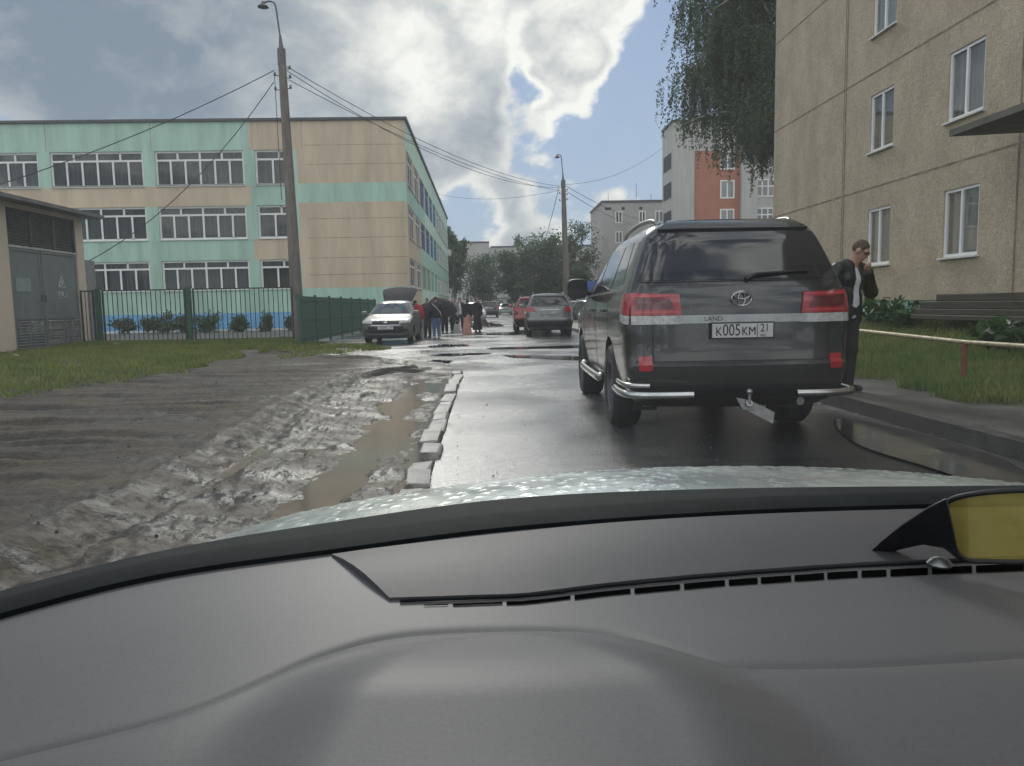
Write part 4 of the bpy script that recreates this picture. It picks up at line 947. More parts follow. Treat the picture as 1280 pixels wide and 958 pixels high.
# ------------------------------------------------------------------ vehicles
M_TYRE = pm('tyre rubber', (.018, .018, .018), .75, var=.3, scale=9, bump=.3)
M_RIM = pm('grey alloy', (.22, .22, .23), .35, metal=.8, var=.15)
M_CHROME = pm('chrome', (.48, .48, .48), .22, metal=1.0, var=.08)
M_DCHROME = pm('dull chrome strip', (.30, .31, .31), .36, metal=.9, var=.12, scale=12)
M_CARGLASS = pm('tinted car glass', (.012, .014, .016), .05, spec=.7, var=.1)
M_CARGLASS2 = pm('windscreen glass', (.035, .042, .045), .06, spec=.7, var=.2, scale=1.5)
M_RED = pm('red lamp lens', (.32, .010, .022), .16, var=.22, scale=22, coat=.6)
M_RED2 = pm('deep red lamp lens', (.10, .006, .012), .2, var=.3, scale=22, coat=.6)
M_LENS = pm('clear lamp lens', (.42, .42, .41), .18, var=.25, scale=30, coat=.5)
M_BLACKP = pm('black plastic', (.012, .012, .013), .55, var=.25)
M_GAP = pm('panel gap black', (.005, .005, .005), .8)
M_PLATE = pm('number plate white', (.50, .50, .49), .45, var=.06)
M_INK = pm('plate ink', (.01, .01, .01), .6)
def paint(name, c, c2=None, rough=.32, metal=.35, coat=.7):
    return pm(name, c, rough, metal, second=c2 or tuple(x * 1.35 + .006 for x in c), scale=1.6, coat=coat, rvar=.07, thr=(.3, .7))
class Car:
    def __init__(s, name, label, group, loc, rz, levels, pnt, nR=4.6, DR=.38, nF=3.2, DF=.6, wheels=(1.2, 4.05), wr=.39, wx=.84, ww=.25, arch=.46, cat='car', arches=True, spokes=6, fine=True):
        s.L = np.array(levels, float); s.nR, s.DR, s.nF, s.DF = nR, DR, nF, DF
        s.root = empty(name, loc, rz, label, cat, group); s.body(pnt, wheels, arch, arches, fine)
        for y in wheels:
            for sg in (-1, 1): s.wheel(sg * wx, y, wr, ww, sg, spokes)
    def lv(s, z): return [float(np.interp(z, s.L[:, 0], s.L[:, k])) for k in (1, 2, 3)]
    def rear(s, x, z):
        yr, yf, w = s.lv(z); q = min(.9999, abs(x) / w); return Vector((x, yr + s.DR * (1 - (1 - q ** s.nR) ** (1 / s.nR)), z))
    def front(s, x, z):
        yr, yf, w = s.lv(z); q = min(.9999, abs(x) / w); return Vector((x, yf - s.DF * (1 - (1 - q ** s.nF) ** (1 / s.nF)), z))
    def side(s, y, z, sg):
        yr, yf, w = s.lv(z)
        if y < yr + s.DR: q = max(0., min(1., (yr + s.DR - y) / s.DR)); w *= max(1e-3, 1 - q ** s.nR) ** (1 / s.nR)
        elif y > yf - s.DF: q = max(0., min(1., (y - yf + s.DF) / s.DF)); w *= max(1e-3, 1 - q ** s.nF) ** (1 / s.nF)
        return Vector((sg * w, y, z))
    def body(s, pnt, wheels, arch, arches, fine):
        keys = s.L[:, 0]; zs = []
        for a, b in zip(keys[:-1], keys[1:]):
            n = max(1, int((b - a) / (.04 if fine else .07))); zs += [a + (b - a) * k / n for k in range(n)]
        zs.append(keys[-1]); V = []; nh = 11 if fine else 7; nsd = 26 if fine else 12
        for z in zs:
            yr, yf, w = s.lv(z); half = []
            DR, DF = s.DR, s.DF
            if yf - yr < DR + DF + .1: k_ = (yf - yr - .1) / (DR + DF); DR *= k_; DF *= k_
            for k in range(nh):
                t = math.pi / 2 * k / nh; half.append((w * math.sin(t) ** (2 / s.nR), yr + DR * (1 - math.cos(t) ** (2 / s.nR))))
            for k in range(nsd + 1): half.append((w, yr + DR + (yf - yr - DR - DF) * k / nsd))
            for k in range(nh - 1, -1, -1):
                t = math.pi / 2 * k / nh; half.append((w * math.sin(t) ** (2 / s.nF), yf - DF * (1 - math.cos(t) ** (2 / s.nF))))
            V += [(x, y, z) for x, y in half] + [(-x, y, z) for x, y in half[-2:0:-1]]
        m = len(V) // len(zs); fs = []
        for i in range(len(zs) - 1):
            for k in range(m): fs.append((i * m + k, i * m + (k + 1) % m, (i + 1) * m + (k + 1) % m, (i + 1) * m + k))
        fs.append(tuple(range(m - 1, -1, -1))); fs.append(tuple((len(zs) - 1) * m + k for k in range(m)))
        o = MB().add(V, fs).build('body', [pnt, M_BLACKP], s.root)
        if arches:
            c = MB()
            for y in wheels:
                for sg in (-1, 1): c.lathe([(0, sg * .52), (arch, sg * .52), (arch, sg * 1.2), (0, sg * 1.2)], (0, y, s.L[0, 0] + .0 if False else .40 * arch / .46), 'X', 26, 1)
            co = c.build('cutter', [pnt, M_BLACKP], None)
            md = o.modifiers.new('b', 'BOOLEAN'); md.operation = 'DIFFERENCE'; md.solver = 'EXACT'; md.object = co
            o.parent = None
            dg = bpy.context.evaluated_depsgraph_get(); dg.update()
            me = bpy.data.meshes.new_from_object(o.evaluated_get(dg)); o.modifiers.clear(); o.data = me; o.parent = s.root
            bpy.data.objects.remove(co)
        o.data.shade_smooth(); o.data.set_sharp_from_angle(angle=R(38)); s.bodyo = o
    def wheel(s, x, y, r, w, sg, spokes):
        p = [(r * .62, -w * .5), (r * .9, -w * .5), (r * .985, -w * .38), (r, -w * .2), (r, w * .2), (r * .985, w * .38), (r * .9, w * .5), (r * .62, w * .5), (r * .6, w * .3), (r * .6, -w * .3), (r * .62, -w * .5)]
        t = MB().lathe(p, (x, y, r), 'X', 32).build('wheel', M_TYRE, s.root, smooth=40)
        rb = MB(); e = sg * w * .40
        rb.lathe([(r * .615, e * .1), (r * .60, e * 1.15), (r * .56, e * 1.1), (r * .55, e * .2)], (x, y, r), 'X', 28)
        rb.lathe([(0, e * .95), (r * .15, e * .95), (r * .17, e * .5)], (x, y, r), 'X', 14)
        rb.lathe([(0, e * .15), (r * .55, e * .15)], (x, y, r), 'X', 20)
        for k in range(spokes):
            q = 6.283 * k / spokes; d = Vector((0, math.cos(q), math.sin(q))); n = Vector((0, -math.sin(q), math.cos(q))); c = Vector((x + e * .85, y, r))
            rb.add([c + d * r * .1 - n * r * .07, c + d * r * .1 + n * r * .07, c + d * r * .57 + n * r * .09, c + d * r * .57 - n * r * .09] + [p_ - Vector((e * .5, 0, 0)) for p_ in (c + d * r * .1 - n * r * .07, c + d * r * .1 + n * r * .07, c + d * r * .57 + n * r * .09, c + d * r * .57 - n * r * .09)], [(0, 1, 2, 3), (0, 1, 5, 4), (1, 2, 6, 5), (2, 3, 7, 6), (3, 0, 4, 7)])
        rb.build('rim', M_RIM, t, smooth=40)
    def patch(s, mb, fn, q, nu, nv, off, thick=.012, hint=(0, -1, 0), m=0):
        """thickened piece lying on the body: q = four parameter corners, counter-clockwise"""
        H = Vector(hint); top = []; bot = []
        for j in range(nv + 1):
            for i in range(nu + 1):
                u, v = i / nu, j / nv
                a = (q[0][0] * (1 - u) + q[1][0] * u) * (1 - v) + (q[3][0] * (1 - u) + q[2][0] * u) * v
                b = (q[0][1] * (1 - u) + q[1][1] * u) * (1 - v) + (q[3][1] * (1 - u) + q[2][1] * u) * v
                p = fn(a, b); e = .012; n = (fn(a + e, b) - fn(a - e, b)).cross(fn(a, b + e) - fn(a, b - e))
                n = n.normalized() if n.length > 1e-9 else H
                if n.dot(H) < 0: n = -n
                top.append(p + n * off); bot.append(p + n * (off - thick))
        w = nu + 1; k = len(top); fs = []
        for j in range(nv):
            for i in range(nu): fs.append((j * w + i, j * w + i + 1, (j + 1) * w + i + 1, (j + 1) * w + i))
        ring = [i for i in range(w)] + [j * w + nu for j in range(1, nv + 1)] + [nv * w + i for i in range(nu - 1, -1, -1)] + [j * w for j in range(nv - 1, 0, -1)]
        for a, b in zip(ring, ring[1:] + ring[:1]): fs.append((a, b, k + b, k + a))
        return mb.add(top + bot, fs, m)
    def onrear(s, name, q, mat, off=.006, thick=.014, nu=12, nv=4, parent=None):
        return s.patch(MB(), s.rear, q, nu, nv, off, thick, (0, -1, 0)).build(name, mat, parent or s.root, smooth=30)
    def onfront(s, name, q, mat, off=.006, thick=.014, nu=12, nv=4, parent=None):
        return s.patch(MB(), s.front, q, nu, nv, off, thick, (0, 1, .2)).build(name, mat, parent or s.root, smooth=30)
    def onside(s, name, q, mat, sg, off=.004, thick=.012, nu=8, nv=4, parent=None):
        return s.patch(MB(), lambda y, z: s.side(y, z, sg), q, nu, nv, off, thick, (sg, 0, 0)).build(name, mat, parent or s.root, smooth=30)
    def plate(s, x, z, fn, hint, chars, off=.012, flip=1):
        p = fn(x, z); e = .01; n = (fn(x + e, z) - fn(x - e, z)).cross(fn(x, z + e) - fn(x, z - e)).normalized()
        if n.dot(Vector(hint)) < 0: n = -n
        n = Vector((0, n.y, 0)).normalized()
        c = p + n * off; c.z = z; X = Vector((-n.y, 0, 0)).normalized(); Rm = Matrix((X, -n, Vector((0, 0, 1)))).transposed()
        b = MB(); b.box(c, (.52, .014, .112), Rm); b.box(c + n * -.008, (.545, .012, .135), Rm, 1)
        pl = b.build('number_plate', [M_PLATE, M_BLACKP], s.root)
        if chars:
            t = MB()
            for st_, dx, dz, size, xs_ in chars:
                vs, fs = text_mesh(st_, size, .0012, xs_); t.add([c + n * .0085 + Rm @ (Vector(v) + Vector((dx, 0, dz))) for v in vs], fs)
            t.build('plate_lettering', M_INK, pl, normals=False)
        return pl
    def mirrors(s, y, z, mat, w=.2, h=.15, x=None):
        for sg in (-1, 1):
            b = MB(); p = s.side(y, z - .04, sg); c = Vector((sg * (x or (abs(p.x) + w / 2 + .05)), y - .02, z + .03))
            prof_ = [(.0, -.07), (.085, -.065), (.1, -.03), (.1, .03), (.075, .085), (0, .1)]
            b.lathe(prof_, (0, 0, 0), 'Y', 20)
            b.v = [(c.x + math.copysign(abs(vx / .1) ** .55, vx) * w / 2, c.y + vy, c.z + math.copysign(abs(vz / .1) ** .55, vz) * h / 2) for vx, vy, vz in b.v]
            b.tube([p, c], .03, 6); b.build('mirror', mat, s.root, smooth=40)
PL_SUV = [('K', -.205, -.010, .098, .9), ('005', -.095, 0, .135, .78), ('KM', .052, -.010, .098, .9), ('21', .188, .016, .092, .85), ('RUS', .175, -.042, .026, 1.0), ('|', .125, 0, .13, .4)]
# --- the big dark SUV
LV = [(.30, .22, 4.72, .80), (.36, .14, 4.84, .90), (.46, .05, 4.92, .945), (.60, .008, 4.95, .965), (.655, .0, 4.955, .97), (.685, .035, 4.955, .972), (.80, .05, 4.95, .98), (.95, .055, 4.94, .987), (1.05, .06, 4.90, .985), (1.10, .062, 4.80, .98), (1.18, .066, 4.25, .972), (1.25, .075, 3.72, .955), (1.30, .09, 3.62, .94), (1.36, .115, 3.52, .918), (1.50, .18, 3.22, .868), (1.62, .235, 2.96, .82), (1.72, .285, 2.74, .776), (1.78, .34, 2.58, .735), (1.82, .42, 2.44, .68), (1.845, .54, 2.28, .60), (1.86, .75, 2.05, .48), (1.868, 1.05, 1.75, .3)]
def dirty_paint():
    m = paint('dark grey green metallic', (.009, .0115, .0135), (.014, .017, .0185), .24, .2, .7); nt = m.node_tree
    b = [n for n in nt.nodes if n.type == 'BSDF_PRINCIPLED'][0]; src = b.inputs['Base Color'].links[0].from_socket; rs = b.inputs['Roughness'].links[0].from_socket
    tc = N(nt, 'ShaderNodeTexCoord'); sx_ = N(nt, 'ShaderNodeSeparateXYZ'); nt.links.new(tc.outputs['Object'], sx_.inputs[0])
    zr = N(nt, 'ShaderNodeMapRange'); zr.inputs[1].default_value = .35; zr.inputs[2].default_value = 1.15; zr.inputs[3].default_value = .75; zr.inputs[4].default_value = -.05; nt.links.new(sx_.outputs[2], zr.inputs[0])
    no = N(nt, 'ShaderNodeTexNoise'); no.inputs['Scale'].default_value = 7; no.inputs['Detail'].default_value = 9; no.inputs['Roughness'].default_value = .7; nt.links.new(tc.outputs['Object'], no.inputs['Vector'])
    mu = N(nt, 'ShaderNodeMath', operation='MULTIPLY', use_clamp=True); nt.links.new(zr.outputs[0], mu.inputs[0]); nt.links.new(no.outputs['Fac'], mu.inputs[1])
    mc = N(nt, 'ShaderNodeMix', data_type='RGBA'); mc.inputs[7].default_value = (.075, .066, .054, 1); nt.links.new(mu.outputs[0], mc.inputs[0]); nt.links.new(src, mc.inputs[6]); nt.links.new(mc.outputs[2], b.inputs['Base Color'])
    mr = N(nt, 'ShaderNodeMix'); mr.inputs[3].default_value = .8; nt.links.new(mu.outputs[0], mr.inputs[0]); nt.links.new(rs, mr.inputs[2]); nt.links.new(mr.outputs[0], b.inputs['Roughness'])
    cw = N(nt, 'ShaderNodeMapRange'); cw.inputs[3].default_value = .7; cw.inputs[4].default_value = .1; nt.links.new(mu.outputs[0], cw.inputs[0]); nt.links.new(cw.outputs[0], b.inputs['Coat Weight']); return m
P_SUV = dirty_paint()
suv = Car('parked_suv', 'large dark off road vehicle just ahead on the wet road, chrome strip above its plate', None, (2.205, 6.42, 0), R(-1.6), LV, P_SUV, nR=5.2, DR=.36, wheels=(1.22, 4.07), wr=.395, wx=.845, ww=.285, arch=.46, cat='suv')
S = suv; rt = S.root; rt.scale = (1, 1, 1.065)
S.onrear('rear_window', [(-.865, 1.345), (.865, 1.345), (.715, 1.735), (-.715, 1.735)], M_CARGLASS, .007, .016, 20, 8)
S.onrear('spoiler', [(-.66, 1.752), (.66, 1.752), (.54, 1.832), (-.54, 1.832)], P_SUV, .03, .05, 16, 4)
S.onrear('tailgate_lip', [(-.45, .775), (.45, .775), (.40, .800), (-.40, .800)], P_SUV, .018, .03, 14, 2)
for z0, z1, m_, nm in ((.996, 1.062, M_DCHROME, 'chrome_strip'),):
    cs_ = S.onrear(nm, [(-.55, z0), (.55, z0), (.55, z1), (-.55, z1)], m_, .026, .04, 20, 2)
t = MB(); vs, fs = text_mesh('LAND', .052, .001, 1.15)
for v in vs: pass
p = S.rear(-.245, 1.03); t.add([Vector((p.x + v[0], p.y - .0275, 1.03 + v[2])) for v in vs], fs); t.build('lettering', M_INK, cs_, normals=False)
for sg in (-1, 1):
    mb = MB(); a, b = .515, .925
    q = [(sg * a, 1.065), (sg * b, 1.065), (sg * b, 1.245), (sg * (a + .02), 1.232)]
    S.patch(mb, S.rear, q, 10, 4, .022, .036, (0, -1, 0)); S.patch(mb, lambda y, z: S.side(y, z, sg), [(.155, 1.065), (.40, 1.09), (.37, 1.232), (.155, 1.245)], 8, 4, .018, .03, (sg, 0, 0))
    tl = mb.build('tail_light', M_RED, rt, smooth=30)
    S.onrear('lamp_core', [(sg * (a + .06), 1.115), (sg * (b - .03), 1.115), (sg * (b - .03), 1.205), (sg * (a + .10), 1.195)], M_RED2, .026, .01, 8, 3, tl)
    for zz in (1.085, 1.212):
        S.onrear('light_bar', [(sg * (a + .03), zz), (sg * (b - .03), zz), (sg * (b - .03), zz + .012), (sg * (a + .035), zz + .012)], pm('pale red light guide', (.50, .05, .06), .2, coat=.5), .0265, .01, 8, 1, tl)
    mb = MB(); S.patch(mb, S.rear, [(sg * a, .992), (sg * b, .992), (sg * b, 1.062), (sg * a, 1.062)], 10, 2, .022, .036, (0, -1, 0)); S.patch(mb, lambda y, z: S.side(y, z, sg), [(.155, .992), (.34, 1.02), (.38, 1.086), (.155, 1.062)], 6, 2, .018, .03, (sg, 0, 0))
    mb.build('reversing_lens', M_LENS, tl, smooth=30)
    S.onrear('reflector', [(sg * .765, .62), (sg * .875, .62), (sg * .875, .735), (sg * .765, .735)], M_RED, .014, .02, 4, 3)
    S.onrear('gap_line', [(sg * .755, .70), (sg * .762, .70), (sg * .762, .985), (sg * .755, .985)], M_GAP, .002, .01, 1, 8)
S.onrear('gap_line', [(-.9, .688), (.9, .688), (.9, .694), (-.9, .694)], M_GAP, .003, .01, 24, 1)
S.onrear('gap_line', [(-.86, 1.328), (.86, 1.328), (.86, 1.336), (-.86, 1.336)], M_GAP, .003, .01, 24, 1)
S.onrear('lower_bumper', [(-.86, .40), (.86, .40), (.90, .50), (-.90, .50)], M_BLACKP, .012, .02, 20, 3)
S.plate(0, .935, S.rear, (0, -1, 0), PL_SUV, .035)
em = MB(); p = S.rear(0, 1.19); n = Vector((0, -1, .12)).normalized()
def ell(cx, cz, rx, rz, r): em.tube([Vector((cx + rx * math.cos(k * 6.2832 / 28), p.y - .014, 1.19 + cz + rz * math.sin(k * 6.2832 / 28))) for k in range(29)], r, 6)
ell(0, 0, .086, .058, .0075); ell(0, -.002, .030, .052, .0062); ell(0, .022, .066, .026, .0062)
em.build('emblem', M_CHROME, rt, smooth=60)
wb = MB(); w0 = S.rear(.05, 1.365); w1 = S.rear(.50, 1.405)
wb.tube([w0 + Vector((0, -.03, -.02)), w0 + Vector((.08, -.035, .02)), w1 + Vector((0, -.03, 0))], [.022, .014, .009], 6); wb.box((w0 + w1) / 2 + Vector((.08, -.022, .012)), (.50, .012, .02), (0, -.09, 0)); wb.build('rear_wiper', M_BLACKP, rt)
def tube_part(name, pts, r, mat=M_CHROME, n=12): return MB().tube(catmull(pts, 6), r, n).build(name, mat, rt, smooth=50)
for sg in (-1, 1):
    tube_part('bumper_tube', [(sg * 1.005, .62, .43), (sg * 1.01, .30, .43), (sg * .965, .05, .43), (sg * .80, -.055, .43), (sg * .44, -.07, .43)], .031)
tube_part('bumper_tube', [(-1.0, .50, .505), (-1.0, .22, .505), (-.95, .04, .505), (-.80, -.03, .505)], .020)
for sg in (-1, 1):
    tube_part('side_step', [(sg * .98, 1.75, .44), (sg * 1.02, 1.9, .42), (sg * 1.02, 3.4, .42), (sg * .98, 3.55, .44)], .042)
    tube_part('roof_rail', [(sg * .60, .60, 1.83), (sg * .635, .78, 1.885), (sg * .64, 1.5, 1.91), (sg * .63, 2.3, 1.885), (sg * .60, 2.5, 1.82)], .02, M_DCHROME, 8)
    q = [(.62, 1.34), (1.30, 1.31), (1.28, 1.70), (.82, 1.70)]; S.onside('side_window', q, M_CARGLASS, sg)
    q = [(1.37, 1.305), (2.34, 1.295), (2.30, 1.715), (1.34, 1.70)]; S.onside('side_window', q, M_CARGLASS, sg)
    q = [(2.42, 1.29), (3.50, 1.28), (2.80, 1.70), (2.39, 1.715)]; S.onside('side_window', q, M_CARGLASS, sg)
    for yy in (1.335, 2.385, 3.62): S.onside('gap_line', [(yy - .004, .5), (yy + .004, .5), (yy + .004, 1.24), (yy - .004, 1.24)], M_GAP, sg, .002, .008, 1, 10)
    S.onside('belt_trim', [(.62, 1.272), (3.55, 1.248), (3.55, 1.266), (.62, 1.290)], M_DCHROME, sg, .006, .012, 20, 1)
    for yy in (1.55, 2.62): 
        pp = S.side(yy, 1.1, sg); MB().tube([pp + Vector((0, -.02, 0)), pp + Vector((sg * .035, .02, 0)), pp + Vector((sg * .035, .16, 0)), pp + Vector((0, .2, 0))], .014, 6).build('door_handle', P_SUV, rt, smooth=50)
    am = MB()
    for k in range(13):
        pass
S.mirrors(3.33, 1.32, M_BLACKP, .26, .24)
mb = MB(); mb.b2((-.62, .42, .33), (.62, 4.4, .47)); mb.build('underbody', M_BLACKP, rt)
MB().tube([(-.72, 1.22, .36), (-.2, 1.22, .36), (-.05, 1.22, .36), (.14, 1.22, .36), (.3, 1.22, .36), (.72, 1.22, .36)], [.05, .055, .14, .14, .055, .05], 10).build('axle', M_BLACKP, rt, smooth=50)
MB().lathe([(.14, -.11), (.34, -.10), (.37, -.04), (.37, .04), (.34, .10), (.14, .10)], (0, .72, .37), 'Z', 24).build('spare_wheel', M_TYRE, rt, smooth=40)
mb = MB(); mb.tube([(.03, .35, .36), (.03, -.03, .34), (.03, -.10, .36)], .028, 8); mb.tube([(.03, -.10, .35), (.03, -.10, .43)], .014, 8); mb.lathe([(0, -.028), (.02, -.02), (.028, 0), (.02, .02), (0, .028)], (.03, -.10, .45), 'Z', 14); mb.box((.03, -.03, .31), (.10, .10, .012)); mb.build('tow_hitch', M_DCHROME, rt, smooth=40)
MB().add([(x, y, z) for y in (-.06, -.045) for x, z in ((-.07, .40), (.05, .375), (.26, .275), (.245, .185), (-.02, .315))], [(0, 1, 2, 3, 4), (9, 8, 7, 6, 5), (0, 5, 6, 1), (1, 6, 7, 2), (2, 7, 8, 3), (3, 8, 9, 4), (4, 9, 5, 0)]).build('under_car_reflection', pm('pale reflection tone', (.36, .36, .35), .6, second=(.24, .24, .235), scale=14), rt)  # added pale plate standing in for the bright reflection under the SUV
MB().tube([(-.80, .40, .345), (-.78, .40, .345), (-.44, .40, .345), (-.42, .40, .345)], [.03, .062, .062, .03], 14).build('muffler', pm('stained muffler steel', (.34, .335, .32), .45, metal=.3, second=(.20, .19, .175), scale=12), rt, smooth=40)
MB().tube([(.55, .9, .36), (.55, .12, .34)], .035, 10).build('exhaust_pipe', M_RIM, rt)
MB().b2((-.80, .80, .20), (-.58, .815, .42)).build('mud_flap', M_BLACKP, rt); MB().b2((.58, .80, .20), (.80, .815, .42)).build('mud_flap', M_BLACKP, rt)
S.onfront('windscreen', [(-.80, 1.30), (.80, 1.30), (.62, 1.74), (-.62, 1.74)], M_CARGLASS2)
for sg in (-1, 1): S.onfront('headlight', [(sg * .60, .86), (sg * .93, .86), (sg * .93, 1.02), (sg * .55, 1.02)], M_LENS, .01)
S.onfront('grille', [(-.5, .78), (.5, .78), (.5, 1.03), (-.5, 1.03)], M_DCHROME, .012)
mud = pm('dried road film', (.07, .066, .058), .8, second=(.10, .095, .085), scale=9)
# --- level tables for the other cars
def sedan(L=4.26, W=.85, H=1.49, hood=.98, hb=False):
    k = H / 1.49
    return [(.20, .25, L - .22, W * .9), (.30, .08, L - .06, W * .97), (.45, .01, L, W), (.62, 0, L + .0, W), (.74, .01, L - .02, W), (.80, .02, L - .12, W * .995), (.88, .04, L - .55, W * .985), (hood, .08, L - 1.08, W * .955), (hood + .06, .12 if hb else .45, L - 1.22, W * .925), (1.25 * k, .30 if hb else .80, L - 1.66, W * .79), (1.40 * k, .46 if hb else 1.10, L - 2.02, W * .70), (1.45 * k, .60 if hb else 1.25, L - 2.2, W * .62), (1.475 * k, .85 if hb else 1.5, L - 2.4, W * .48), (1.487 * k, 1.15 if hb else 1.75, L - 2.6, W * .3)]
def suvlv(L=4.6, W=.92, H=1.68):
    k = H / 1.68
    return [(.24, .25, L - .2, W * .88), (.34, .10, L - .06, W * .96), (.50, .02, L, W), (.66, 0, L, W), (.72, .04, L, W), (.92, .05, L - .04, W), (1.0, .06, L - .25, W * .99), (1.06, .07, L - .9, W * .975), (1.12, .09, L - 1.15, W * .955), (1.20, .12, L - 1.3, W * .92), (1.45 * k, .30, L - 1.8, W * .80), (1.56 * k, .40, L - 2.05, W * .74), (1.62 * k, .50, L - 2.2, W * .66), (1.655 * k, .7, L - 2.4, W * .52), (1.67 * k, 1.0, L - 2.7, W * .32)]
def common_side(c, L, belt, top, y0, mat=M_CARGLASS):
    for sg in (-1, 1):
        a = y0; b = L - 1.35; n = (b - a) / 2
        c.onside('side_window', [(a, belt), (a + n - .04, belt), (a + n - .06, top), (a + .30, top)], mat, sg, nu=5, nv=3)
        c.onside('side_window', [(a + n + .04, belt), (b + .1, belt), (b - .55, top), (a + n + .02, top)], mat, sg, nu=5, nv=3)
# --- grey liftback facing us by the green fence, boot open
P_G = paint('light grey brown metallic', (.12, .117, .11), (.16, .156, .148), .5, .3, .15)
gy = gp(487, 431, 0).y
c = Car('parked_car', 'grey compact car facing this way beside the green fence with its boot lid raised', None, (gp(486.5, 431, 0).x - .05, gy + 4.2, 0), R(180 - .6), sedan(hb=True), P_G, nF=3.0, DF=.55, nR=3.6, wheels=(.78, 3.28), wr=.30, wx=.73, ww=.19, arch=.35, cat='car', spokes=7)
q_ = c
c.onfront('windscreen', [(-.70, 1.03), (.70, 1.03), (.55, 1.42), (-.55, 1.42)], M_CARGLASS2, .006, .012, 14, 6)
for sg in (-1, 1):
    mb = MB(); c.patch(mb, c.front, [(sg * .44, .70), (sg * .80, .73), (sg * .79, .84), (sg * .48, .79)], 8, 4, .014, .03, (0, 1, .2)); mb.build('headlight', M_LENS, c.root, smooth=30)
    c.onfront('fog_light', [(sg * .56, .44), (sg * .72, .44), (sg * .72, .52), (sg * .56, .52)], M_BLACKP, .008)
gr = c.onfront('grille', [(-.43, .665), (.43, .665), (.45, .785), (-.45, .785)], M_BLACKP, .012)
c.onfront('emblem', [(-.06, .725), (.06, .725), (.06, .765), (-.06, .765)], M_CHROME, .022, .014, 4, 2, gr)
c.onfront('chrome_bar', [(-.52, .64), (.52, .64), (.44, .662), (-.44, .662)], M_CHROME, .014)
c.onfront('lower_grille', [(-.55, .40), (.55, .40), (.60, .60), (-.60, .60)], M_BLACKP, .009)
c.onfront('bumper_trim', [(-.80, .335), (.80, .335), (.80, .375), (-.80, .375)], M_DCHROME, .012)
c.plate(0, .57, c.front, (0, 1, 0), [('A763BH', -.06, 0, .09, .8), ('21', .19, .01, .065, .8)], .03)
common_side(c, 4.26, 1.0, 1.38, .5); c.mirrors(2.95, 1.02, P_G, .2, .15)
mb = MB(); nseg = 10
for j, (y, z, w) in enumerate([(.62, 1.455, .50), (.42, 1.60, .56), (.12, 1.80, .63), (-.10, 1.93, .66), (-.16, 1.97, .62)]):
    for i in range(nseg + 1):
        u = -1 + 2 * i / nseg; mb.v.append((u * w, y, z - .07 * u * u)); 
k0 = len(mb.v)
mb.v += [(x, y - .06, z + .05) for x, y, z in mb.v]
for j in range(4):
    for i in range(nseg):
        a = j * (nseg + 1) + i; mb.f += [(a, a + 1, a + nseg + 2, a + nseg + 1), (k0 + a, k0 + a + nseg + 1, k0 + a + nseg + 2, k0 + a + 1)]; mb.mi += [0, 1]
ring = list(range(nseg + 1)) + [j * (nseg + 1) + nseg for j in range(1, 5)] + [4 * (nseg + 1) + i for i in range(nseg - 1, -1, -1)] + [j * (nseg + 1) for j in range(3, 0, -1)]
for a, b in zip(ring, ring[1:] + ring[:1]): mb.f.append((a, b, k0 + b, k0 + a)); mb.mi.append(0)
mb.build('boot_lid', [M_BLACKP, M_BLACKP], c.root, smooth=40)
MB().tube([(-.03, 2.0, 1.47), (-.03, 1.85, 1.75)], .004, 4).build('aerial', M_BLACKP, c.root)
# --- grey crossover ahead
P_C = paint('mid grey metallic', (.13, .135, .135), (.19, .195, .195), .3, .5, .8)
kp = gp(688, 421, 0)
def crossover(label, loc, rz, pnt, name='parked_car', L=4.6, W=.92, H=1.68, plate=True, fine=True):
    c = Car(name, label, None, loc, rz, suvlv(L, W, H), pnt, nR=4.2, DR=.42, wheels=(.95, .95 + L * .59), wr=.36, wx=W - .135, ww=.23, arch=.42, cat='car', spokes=5, fine=fine)
    k = H / 1.68
    c.onrear('rear_window', [(-W * .80, 1.17), (W * .80, 1.17), (W * .68, 1.50 * k), (-W * .68, 1.50 * k)], M_CARGLASS, .008, .014, 14, 5)
    c.onrear('spoiler', [(-W * .66, 1.54 * k), (W * .66, 1.54 * k), (W * .60, 1.60 * k), (-W * .60, 1.60 * k)], pnt, .05, .06, 12, 2)
    for sg in (-1, 1):
        mb = MB(); c.patch(mb, c.rear, [(sg * W * .58, .96), (sg * W * .93, .96), (sg * W * .93, 1.14), (sg * W * .66, 1.12)], 8, 4, .018, .03, (0, -1, 0)); c.patch(mb, lambda y, z: c.side(y, z, sg), [(.14, .96), (.42, 1.0), (.40, 1.12), (.14, 1.14)], 6, 3, .014, .025, (sg, 0, 0))
        mb.build('tail_light', M_RED, c.root, smooth=30)
        c.onrear('reflector', [(sg * W * .66, .42), (sg * W * .84, .42), (sg * W * .84, .46), (sg * W * .66, .46)], M_RED2, .012, .02, 3, 1)
        MB().tube(catmull([(sg * W * .62, .75, 1.63 * k), (sg * W * .64, .9, 1.70 * k), (sg * W * .62, 2.2, 1.70 * k), (sg * W * .60, 2.4, 1.64 * k)], 4), .018, 6).build('roof_rail', M_CHROME, c.root, smooth=50)
    c.onrear('bumper_trim', [(-W * .92, .36), (W * .92, .36), (W * .95, .60), (-W * .95, .60)], M_BLACKP, .012, .02, 16, 3)
    c.onrear('chrome_strip', [(-.36, 1.02), (.36, 1.02), (.36, 1.045), (-.36, 1.045)], M_CHROME, .016, .02, 8, 1)
    if plate: c.plate(0, .94, c.rear, (0, -1, 0), [('B318OX', -.06, 0, .09, .8), ('21', .19, .01, .065, .8)], .02)
    common_side(c, L, 1.16, 1.52 * k, .55); c.mirrors(L - 1.55, 1.16, pnt, .2, .17)
    return c
crossover('grey crossover with red tail lights parked ahead of the large dark vehicle', (kp.x - .02, kp.y - .1, 0), R(-1.5), P_C)
